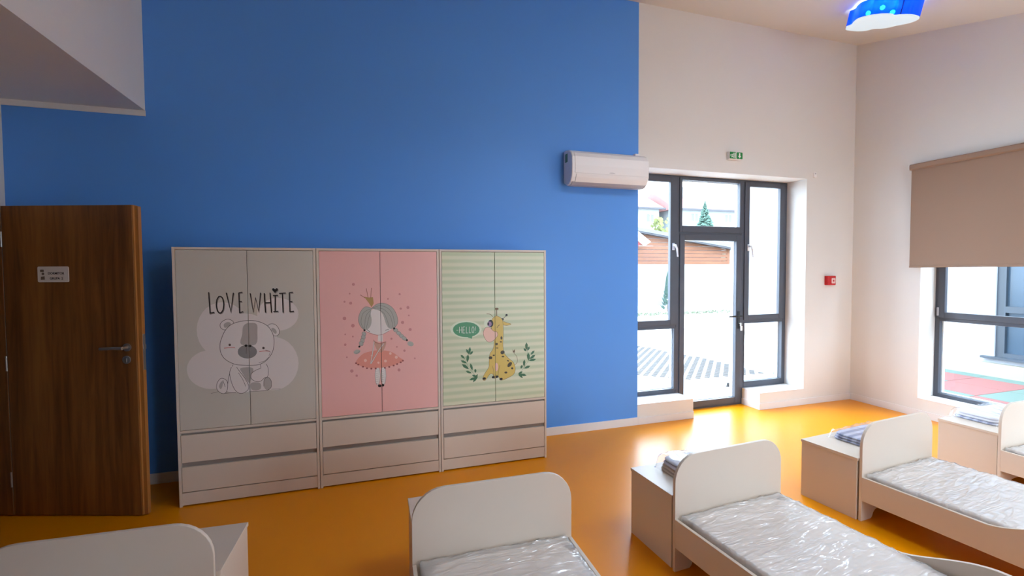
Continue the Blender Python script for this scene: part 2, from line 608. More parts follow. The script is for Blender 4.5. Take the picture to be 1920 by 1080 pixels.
# flat pictures printed on the wardrobe doors: (fill or stroke, ink, stroke width mm, smooth, closed, x z pairs in mm on the door plane)
PRINT_BEAR = [
('f','cloud',0,0,1,'-789 1216 -794 1172 -807 1131 -828 1095 -854 1065 -885 1044 -920 1031 -955 1028 -990 1035 -1023 1052 -1052 1077 -1076 1109 -1094 1146 -1104 1187 -1107 1230 -1102 1272 -1089 1312 -1070 1348 -1045 1378 -1015 1400 -981 1413 -946 1417 -910 1411 -877 1396 -847 1372 -822 1340 -803 1302 -792 1260'),
('f','cloud',0,0,1,'-875 937 -880 907 -892 878 -910 853 -935 833 -964 819 -996 811 -1029 811 -1062 817 -1093 830 -1120 848 -1143 871 -1160 898 -1169 928 -1172 958 -1168 988 -1156 1016 -1138 1040 -1115 1060 -1087 1075 -1055 1083 -1022 1085 -989 1079 -958 1067 -930 1049 -906 1026 -889 998 -878 968'),
('f','cloud',0,0,1,'-468 953 -474 910 -487 869 -509 833 -537 804 -570 783 -606 771 -644 770 -681 778 -716 795 -747 821 -773 853 -791 891 -803 933 -806 976 -801 1018 -788 1058 -767 1093 -740 1122 -708 1144 -673 1156 -635 1159 -598 1152 -562 1136 -530 1111 -504 1079 -484 1040 -472 998'),
('f','cloud',0,0,1,'-461 1316 -465 1289 -476 1264 -493 1242 -515 1224 -541 1211 -570 1203 -601 1201 -631 1206 -659 1216 -684 1231 -705 1250 -720 1273 -729 1299 -732 1325 -728 1351 -718 1376 -701 1397 -680 1416 -654 1429 -626 1437 -596 1439 -565 1436 -537 1426 -511 1411 -490 1392 -474 1368 -464 1343'),
('f','cloud',0,0,1,'-592 1056 -599 996 -617 940 -645 891 -682 851 -725 822 -772 806 -821 803 -869 814 -914 837 -953 872 -986 916 -1010 967 -1024 1023 -1028 1081 -1021 1139 -1004 1193 -978 1241 -943 1281 -902 1311 -857 1329 -808 1334 -760 1325 -714 1304 -672 1271 -638 1227 -612 1175 -597 1117'),
('f','paper',0,1,1,'-891 974 -910 925 -929 854 -933 790 -871 772 -719 772 -660 783 -652 840 -673 883 -679 960'),
('s','line',3,1,0,'-891 974 -910 925 -924 866 -932 802'),
('s','line',3,1,0,'-959 774 -878 774'),
('s','line',3,1,0,'-796 773 -719 772 -683 774 -660 793'),
('f','grey',0,1,1,'-845 945 -766 939 -783 859 -794 835 -832 903'),
('f','grey',0,1,1,'-780 834 -725 830 -723 784 -777 785'),
('f','grey',0,1,1,'-696 852 -673 867 -652 840 -654 791 -679 772 -700 803'),
('s','line',3,1,0,'-700 803 -696 852 -673 867 -652 840 -654 791 -679 772'),
('f','paper',0,1,1,'-929 850 -946 875 -970 881 -992 851 -996 811 -976 781 -948 773 -932 798'),
('s','line',3,1,1,'-929 850 -946 875 -970 881 -992 851 -996 811 -976 781 -948 773 -932 798'),
('f','grey',0,1,1,'-971 853 -957 860 -961 824 -972 805 -982 826'),
('s','line',2.5,1,0,'-957 868 -944 819'),
('f','paper',0,1,1,'-902 957 -914 909 -898 827 -871 776 -835 765 -802 787 -798 819 -819 870 -853 925 -870 955'),
('s','line',3,1,0,'-902 957 -914 909 -898 827 -871 776 -835 765 -802 787 -798 819 -819 870 -853 925 -870 955'),
('s','line',2.5,1,0,'-859 913 -833 863 -816 812'),
('f','paper',0,1,1,'-716 936 -752 922 -778 899 -779 867 -754 844 -721 842 -695 864 -673 875 -670 933 -682 965'),
('s','line',3,1,0,'-716 936 -752 922 -778 899 -779 867 -754 844 -721 842 -695 864 -673 875 -670 933 -682 965'),
('s','line',2.5,1,0,'-719 965 -716 936'),
('f','paper',0,1,1,'-931 1220 -958 1233 -964 1261 -946 1285 -915 1297 -886 1282 -879 1260'),
('f','grey',0,1,1,'-934 1236 -942 1260 -921 1276 -901 1271 -902 1255'),
('s','line',3,1,0,'-931 1220 -958 1233 -964 1261 -946 1285 -915 1297 -886 1282 -879 1260'),
('f','paper',0,1,1,'-669 1237 -646 1253 -617 1247 -595 1218 -591 1184 -608 1164 -637 1168'),
('f','grey',0,1,1,'-643 1215 -629 1223 -610 1202 -611 1181 -626 1186'),
('s','line',3,1,0,'-669 1237 -646 1253 -617 1247 -595 1218 -591 1184 -608 1164 -637 1168'),
('f','paper',0,1,1,'-795 1283 -723 1272 -665 1237 -633 1178 -627 1112 -640 1046 -678 991 -730 963 -802 962 -880 976 -936 1012 -963 1057 -969 1114 -956 1169 -927 1228 -880 1266'),
('f','grey',0,1,1,'-821 1243 -788 1265 -738 1256 -733 1199 -745 1110 -838 1115 -829 1187'),
('f','dark',0,0,1,'-738 1056 -742 1041 -751 1028 -765 1018 -782 1012 -801 1011 -820 1015 -836 1023 -850 1034 -858 1048 -860 1063 -857 1078 -848 1091 -835 1101 -817 1107 -799 1109 -780 1105 -763 1097 -750 1086 -741 1072'),
('s','line',3.4,1,1,'-795 1283 -723 1272 -665 1237 -633 1178 -627 1112 -640 1046 -678 991 -730 963 -802 962 -880 976 -936 1012 -963 1057 -969 1114 -956 1169 -927 1228 -880 1266'),
('f','ink',0,0,1,'-798 1103 -800 1098 -805 1095 -810 1095 -815 1099 -817 1104 -815 1109 -810 1112 -804 1112 -800 1108'),
('f','ink',0,0,1,'-771 1100 -774 1095 -780 1092 -788 1092 -794 1096 -796 1101 -793 1106 -787 1109 -780 1109 -774 1105'),
('s','line',2.5,0,0,'-804 1093 -807 1046'),
('f','line',0,0,1,'-901 1114 -902 1109 -906 1106 -911 1106 -915 1110 -916 1115 -915 1120 -911 1123 -906 1123 -902 1119'),
('f','line',0,0,1,'-688 1080 -690 1075 -694 1072 -699 1072 -703 1076 -704 1081 -703 1087 -699 1090 -694 1089 -690 1086'),
('s','blush',5,1,0,'-944 1093 -909 1096 -876 1093'),
('s','blush',5,1,0,'-724 1055 -691 1059 -654 1054'),
('s','line',2.5,1,0,'-729 976 -689 988 -663 1015'),
('s','line',2.5,1,0,'-684 1065 -654 1051 -662 1023'),
('s','line',2,1,0,'-1032 780 -987 789'),
('s','line',2,1,0,'-653 778 -592 775'),
('s','shade',8,0,0,'-1024 1484 -1020 1337 -994 1342'),
('s','shade',8,0,0,'-917 1478 -893 1341 -873 1477'),
('s','shade',8,0,0,'-840 1476 -838 1335 -815 1341'),
('s','shade',8,0,0,'-840 1474 -817 1480'),
('s','shade',8,0,0,'-839 1412 -822 1414'),
('s','shade',8,0,0,'-769 1471 -752 1336 -736 1438 -718 1339 -703 1473'),
('s','shade',8,0,0,'-678 1469 -674 1330'),
('s','shade',8,0,0,'-642 1472 -636 1329'),
('s','shade',8,0,0,'-676 1399 -639 1401'),
('s','shade',8,0,0,'-609 1451 -611 1336'),
('s','shade',8,0,0,'-624 1451 -590 1452'),
('s','shade',8,0,0,'-624 1335 -591 1337'),
('s','shade',8,0,0,'-583 1465 -539 1468'),
('s','shade',8,0,0,'-562 1466 -559 1326'),
('s','shade',8,0,0,'-515 1470 -514 1331 -488 1334'),
('s','shade',8,0,0,'-515 1470 -491 1472'),
('s','shade',8,0,0,'-515 1403 -496 1405'),
('s','shade',8,0,1,'-935 1394 -936 1376 -940 1360 -945 1347 -952 1339 -959 1336 -966 1339 -972 1348 -977 1361 -980 1377 -981 1396 -979 1414 -975 1430 -970 1443 -963 1451 -956 1454 -949 1451 -943 1442 -938 1429 -935 1413'),
('f','shade',0,0,1,'-609 1469 -628 1491 -626 1502 -617 1504 -609 1495 -600 1504 -591 1502 -589 1490'),
('s','ink',7,0,0,'-1028 1489 -1023 1343 -997 1348'),
('s','ink',7,0,0,'-921 1483 -896 1347 -877 1482'),
('s','ink',7,0,0,'-843 1482 -842 1341 -819 1347'),
('s','ink',7,0,0,'-843 1480 -821 1485'),
('s','ink',7,0,0,'-843 1418 -826 1419'),
('s','ink',7,0,0,'-772 1476 -756 1342 -739 1443 -721 1345 -706 1479'),
('s','ink',7,0,0,'-682 1475 -678 1336'),
('s','ink',7,0,0,'-645 1478 -639 1334'),
('s','ink',7,0,0,'-680 1405 -643 1407'),
('s','ink',7,0,0,'-612 1457 -615 1342'),
('s','ink',7,0,0,'-627 1457 -594 1458'),
('s','ink',7,0,0,'-627 1341 -595 1343'),
('s','ink',7,0,0,'-586 1471 -543 1474'),
('s','ink',7,0,0,'-565 1472 -563 1332'),
('s','ink',7,0,0,'-519 1476 -518 1337 -491 1340'),
('s','ink',7,0,0,'-519 1476 -495 1478'),
('s','ink',7,0,0,'-519 1409 -500 1411'),
('s','ink',7,0,1,'-938 1400 -940 1382 -943 1365 -949 1353 -955 1344 -962 1342 -969 1345 -976 1353 -980 1367 -983 1383 -984 1401 -982 1419 -979 1436 -973 1448 -967 1457 -960 1459 -953 1456 -946 1448 -942 1435 -939 1418'),
('f','ink',0,0,1,'-613 1475 -631 1497 -630 1508 -621 1510 -612 1501 -603 1510 -594 1507 -593 1496')]
PRINT_DANCER = [
('f','dot',0,0,1,'-66 1529 -68 1523 -74 1519 -81 1519 -86 1523 -88 1530 -86 1536 -80 1541 -73 1540 -68 1536'),
('f','dot',0,0,1,'-99 1460 -100 1456 -103 1454 -107 1454 -110 1456 -111 1460 -110 1464 -107 1466 -103 1466 -100 1464'),
('f','dot',0,0,1,'-135 1399 -137 1394 -140 1392 -145 1392 -149 1395 -150 1400 -149 1404 -145 1407 -140 1407 -136 1404'),
('f','dot',0,0,1,'-88 1387 -90 1381 -96 1377 -102 1377 -108 1381 -110 1388 -107 1395 -102 1399 -95 1399 -90 1394'),
('f','dot',0,0,1,'-132 1273 -134 1265 -141 1261 -149 1261 -156 1266 -158 1274 -155 1283 -149 1287 -141 1287 -134 1282'),
('f','dot',0,0,1,'-73 1216 -76 1208 -82 1203 -90 1203 -97 1209 -99 1217 -97 1225 -90 1230 -82 1230 -75 1224'),
('f','dot',0,0,1,'-134 1074 -136 1068 -140 1065 -146 1065 -151 1069 -152 1075 -150 1081 -146 1084 -140 1084 -135 1080'),
('f','dot',0,0,1,'-87 871 -90 863 -96 859 -104 859 -110 864 -112 872 -110 880 -103 884 -96 884 -90 879'),
('f','dot',0,0,1,'-57 832 -58 827 -63 824 -68 825 -72 828 -74 834 -72 839 -68 842 -62 842 -58 838'),
('f','dot',0,0,1,'261 854 259 847 253 843 246 844 240 849 238 856 241 863 246 867 254 866 259 861'),
('f','dot',0,0,1,'303 1003 301 998 296 995 290 995 286 999 284 1004 286 1010 291 1013 296 1013 301 1009'),
('f','dot',0,0,1,'278 1335 276 1330 272 1327 266 1327 262 1330 260 1336 262 1341 266 1344 272 1344 276 1341'),
('f','dot',0,0,1,'336 1342 334 1335 328 1331 321 1331 315 1336 313 1343 315 1350 321 1354 328 1354 334 1349'),
('f','dot',0,0,1,'294 1226 292 1219 285 1215 278 1215 271 1220 269 1227 272 1235 278 1239 286 1239 292 1234'),
('f','dot',0,0,1,'351 1168 349 1161 343 1157 335 1158 330 1162 327 1169 330 1176 336 1180 343 1180 349 1176'),
('f','dot',0,0,1,'271 1448 269 1443 265 1440 260 1441 256 1444 254 1449 256 1454 260 1457 265 1457 269 1453'),
('f','dot',0,0,1,'181 1414 179 1410 176 1408 172 1408 169 1410 168 1414 169 1418 172 1421 176 1421 179 1418'),
('f','dot',0,0,1,'204 1103 202 1098 198 1095 193 1095 189 1098 188 1103 189 1108 193 1111 198 1111 202 1108'),
('f','dot',0,0,1,'242 1037 241 1033 238 1031 234 1031 230 1033 229 1038 231 1041 234 1044 238 1044 241 1041'),
('f','dot',0,0,1,'-81 1133 -83 1130 -86 1127 -90 1128 -93 1130 -94 1134 -93 1138 -89 1140 -86 1140 -82 1137'),
('f','dot',0,0,1,'-135 1153 -137 1149 -140 1147 -144 1147 -147 1149 -148 1153 -146 1157 -143 1159 -140 1159 -137 1157'),
('f','dot',0,0,1,'337 1280 336 1276 333 1274 328 1274 325 1277 324 1281 325 1285 329 1287 333 1287 336 1284'),
('f','dot',0,0,1,'-127 979 -128 975 -131 973 -135 973 -138 975 -139 979 -138 983 -135 985 -131 985 -128 983'),
('f','dot',0,0,1,'379 939 378 935 374 932 370 932 367 935 366 939 367 943 370 946 374 945 378 943'),
('f','skin',0,0,1,'108 820 106 798 103 778 99 763 93 753 87 750 81 754 76 764 72 781 70 801 69 823 70 845 73 865 78 881 83 890 89 893 95 889 101 879 105 863 107 842'),
('s','hairline',2,0,1,'108 820 106 798 103 778 99 763 93 753 87 750 81 754 76 764 72 781 70 801 69 823 70 845 73 865 78 881 83 890 89 893 95 889 101 879 105 863 107 842'),
('s','hairline',1.2,0,0,'76 869 100 863'),
('s','hairline',1.2,0,0,'76 854 100 848'),
('s','hairline',1.2,0,0,'76 839 100 833'),
('s','hairline',1.2,0,0,'75 823 99 817'),
('s','hairline',1.2,0,0,'75 808 99 802'),
('s','hairline',1.2,0,0,'75 793 99 787'),
('s','hairline',1.2,0,0,'75 778 99 772'),
('s','hairline',1.2,0,0,'74 763 99 756'),
('f','skin',0,0,1,'151 817 149 795 146 775 142 759 136 749 130 746 124 750 119 761 115 777 112 798 112 820 113 842 116 862 121 878 126 887 132 890 138 887 143 876 148 860 150 839'),
('s','hairline',2,0,1,'151 817 149 795 146 775 142 759 136 749 130 746 124 750 119 761 115 777 112 798 112 820 113 842 116 862 121 878 126 887 132 890 138 887 143 876 148 860 150 839'),
('s','hairline',1.2,0,0,'119 866 143 860'),
('s','hairline',1.2,0,0,'119 851 143 845'),
('s','hairline',1.2,0,0,'118 836 143 829'),
('s','hairline',1.2,0,0,'118 820 142 814'),
('s','hairline',1.2,0,0,'118 805 142 799'),
('s','hairline',1.2,0,0,'118 790 142 784'),
('s','hairline',1.2,0,0,'117 774 142 768'),
('s','hairline',1.2,0,0,'117 759 142 753'),
('f','ink',0,0,1,'115 741 113 734 106 730 98 731 92 736 89 743 92 750 99 753 107 753 113 748'),
('f','ink',0,0,1,'137 744 135 738 130 735 123 735 118 740 116 746 118 752 124 755 130 754 135 750'),
('f','skirt',0,1,1,'-71 934 -23 993 41 1014 121 1018 202 996 259 950 286 927 234 903 168 888 103 882 23 888 -33 906'),
('f','pale',0,0,1,'11 945 9 938 3 934 -4 935 -9 939 -11 946 -9 953 -3 957 3 957 9 952'),
('f','pale',0,0,1,'159 931 157 925 151 921 145 922 140 926 138 933 140 939 145 943 152 942 157 938'),
('f','pale',0,0,1,'196 988 194 982 189 979 183 979 178 983 176 990 178 995 183 999 189 998 194 994'),
('f','pale',0,0,1,'242 956 240 949 234 945 227 945 221 950 219 957 221 964 227 968 234 968 240 963'),
('f','pale',0,0,1,'104 922 102 917 98 914 93 915 89 918 87 923 89 928 93 931 98 930 102 927'),
('f','pale',0,0,1,'55 980 54 976 50 973 46 973 42 976 41 981 42 985 46 988 50 987 54 984'),
('f','trim',0,0,1,'-60 929 -62 924 -68 922 -73 925 -75 930 -73 934 -67 936 -62 933'),
('f','trim',0,0,1,'-44 918 -47 913 -52 911 -58 914 -60 919 -57 923 -52 925 -46 922'),
('f','trim',0,0,1,'-10 899 -13 894 -19 892 -24 895 -26 900 -24 904 -18 906 -13 903'),
('f','trim',0,0,1,'19 885 16 880 11 879 5 881 3 886 5 890 11 892 16 890'),
('f','trim',0,0,1,'51 879 48 875 42 873 37 875 35 880 37 885 43 887 48 884'),
('f','trim',0,0,1,'83 879 80 874 75 872 69 875 67 880 69 884 75 886 80 884'),
('f','trim',0,0,1,'152 878 149 873 143 872 138 874 135 879 138 884 144 885 149 883'),
('f','trim',0,0,1,'184 884 182 879 176 877 170 880 168 885 170 889 176 891 182 888'),
('f','trim',0,0,1,'217 892 215 887 209 885 203 888 201 893 203 897 209 899 215 896'),
('f','trim',0,0,1,'244 902 241 897 235 895 230 898 227 903 230 907 236 909 242 907'),
('f','trim',0,0,1,'271 914 269 909 263 907 257 910 255 915 257 919 263 921 269 919'),
('f','trim',0,0,1,'288 925 286 921 280 919 274 921 272 926 274 931 280 933 286 930'),
('f','skin',0,0,1,'97 1146 130 1144 132 1085 93 1087'),
('f','bodice',0,1,1,'62 1093 106 1074 156 1080 131 1009 93 1011'),
('s','trim',3,1,0,'62 1101 75 1081 106 1073 138 1076 156 1082'),
('s','hairline',7,1,0,'67 1088 53 997 38 918'),
('s','skin',5,1,0,'67 1088 53 997 38 918'),
('s','hairline',7,1,0,'138 1068 101 1019 41 918'),
('s','skin',5,1,0,'138 1068 101 1019 41 918'),
('f','skin',0,1,1,'46 1324 110 1339 145 1279 165 1210 199 1185 180 1167 131 1143 83 1140 35 1159 5 1175 26 1195 46 1232'),
('s','trim',2,1,0,'7 1171 35 1155 83 1138 131 1141 180 1166'),
('f','hair',0,1,1,'50 1345 6 1357 -30 1318 -46 1260 -31 1210 0 1178 36 1199 51 1248 44 1307'),
('f','hair',0,1,1,'47 1340 94 1377 151 1379 207 1344 239 1284 245 1224 217 1185 181 1184 157 1219 137 1287 110 1326 74 1340'),
('s','hairline',2,1,0,'44 1341 -10 1309 -27 1235 -3 1184'),
('s','hairline',2,1,0,'46 1332 9 1283 -3 1184'),
('s','hairline',2,1,0,'47 1324 29 1266 8 1183'),
('s','hairline',2,1,0,'54 1344 126 1363 199 1311 226 1191'),
('s','hairline',2,1,0,'62 1344 134 1338 190 1277 209 1190'),
('s','hairline',2,1,0,'70 1340 142 1304 181 1193'),
('s','hairline',2,1,0,'50 1345 6 1357 -30 1318 -46 1260 -31 1210 -3 1180'),
('s','hairline',2,1,0,'47 1340 94 1377 151 1379 207 1344 239 1284 245 1224 217 1185'),
('s','ink',3,0,0,'16 1183 35 1165'),
('s','ink',3,0,0,'149 1170 177 1179'),
('f','hair',0,0,1,'-1 1133 -8 1133 -15 1138 -20 1146 -21 1156 -18 1164 -12 1168 -5 1168 2 1163 7 1155 8 1146 5 1138'),
('s','hairline',1.6,0,1,'-1 1133 -8 1133 -15 1138 -20 1146 -21 1156 -18 1164 -12 1168 -5 1168 2 1163 7 1155 8 1146 5 1138'),
('f','hair',0,0,1,'-6 1108 -13 1109 -20 1113 -25 1121 -26 1131 -23 1139 -17 1143 -10 1143 -3 1139 2 1130 3 1121 0 1113'),
('s','hairline',1.6,0,1,'-6 1108 -13 1109 -20 1113 -25 1121 -26 1131 -23 1139 -17 1143 -10 1143 -3 1139 2 1130 3 1121 0 1113'),
('f','hair',0,0,1,'-13 1082 -21 1082 -28 1087 -32 1095 -34 1105 -31 1113 -25 1117 -17 1117 -10 1112 -6 1104 -5 1095 -7 1087'),
('s','hairline',1.6,0,1,'-13 1082 -21 1082 -28 1087 -32 1095 -34 1105 -31 1113 -25 1117 -17 1117 -10 1112 -6 1104 -5 1095 -7 1087'),
('f','hair',0,0,1,'-20 1060 -27 1059 -35 1063 -41 1070 -43 1079 -42 1087 -37 1093 -29 1094 -22 1091 -16 1084 -13 1075 -15 1066'),
('s','hairline',1.6,0,1,'-20 1060 -27 1059 -35 1063 -41 1070 -43 1079 -42 1087 -37 1093 -29 1094 -22 1091 -16 1084 -13 1075 -15 1066'),
('f','hair',0,0,1,'-35 1022 -37 1013 -44 1005 -56 1000 -69 999 -79 1003 -84 1011 -83 1019 -75 1027 -64 1032 -51 1033 -41 1029'),
('s','hairline',1.6,1,0,'-79 1013 -62 1004 -40 1019'),
('f','hair',0,0,1,'245 1159 239 1154 230 1153 221 1157 213 1164 210 1173 211 1180 217 1185 226 1186 235 1182 243 1175 246 1166'),
('s','hairline',1.6,0,1,'245 1159 239 1154 230 1153 221 1157 213 1164 210 1173 211 1180 217 1185 226 1186 235 1182 243 1175 246 1166'),
('f','hair',0,0,1,'269 1132 263 1127 254 1127 245 1131 237 1138 234 1146 235 1154 241 1159 250 1159 259 1155 267 1148 271 1139'),
('s','hairline',1.6,0,1,'269 1132 263 1127 254 1127 245 1131 237 1138 234 1146 235 1154 241 1159 250 1159 259 1155 267 1148 271 1139'),
('f','hair',0,0,1,'290 1110 284 1105 275 1104 265 1108 258 1116 254 1124 256 1132 261 1136 270 1137 280 1133 287 1126 291 1117'),
('s','hairline',1.6,0,1,'290 1110 284 1105 275 1104 265 1108 258 1116 254 1124 256 1132 261 1136 270 1137 280 1133 287 1126 291 1117'),
('f','hair',0,0,1,'310 1090 304 1085 295 1085 286 1089 278 1096 275 1104 276 1112 282 1117 291 1117 300 1113 308 1106 312 1097'),
('s','hairline',1.6,0,1,'310 1090 304 1085 295 1085 286 1089 278 1096 275 1104 276 1112 282 1117 291 1117 300 1113 308 1106 312 1097'),
('f','hair',0,0,1,'364 1045 357 1038 346 1035 334 1038 323 1045 317 1055 317 1066 323 1073 334 1076 347 1073 358 1066 364 1055'),
('f','ink',0,0,1,'5 1178 3 1172 -3 1170 -8 1172 -11 1178 -8 1184 -3 1186 3 1184'),
('f','ink',0,0,1,'-34 1055 -36 1049 -42 1047 -48 1049 -50 1055 -47 1061 -42 1063 -36 1061'),
('f','ink',0,0,1,'226 1182 223 1176 217 1174 211 1177 209 1183 212 1189 217 1191 223 1188'),
('f','ink',0,0,1,'321 1086 319 1080 313 1078 307 1080 305 1087 307 1092 313 1095 319 1092'),
('f','gold',0,0,1,'-2 1435 31 1428 63 1430 68 1382 52 1353 32 1387'),
('s','gold2',4,0,0,'6 1425 -30 1450'),
('s','gold2',4,0,0,'28 1424 15 1499'),
('s','gold2',4,0,0,'46 1424 54 1501')]
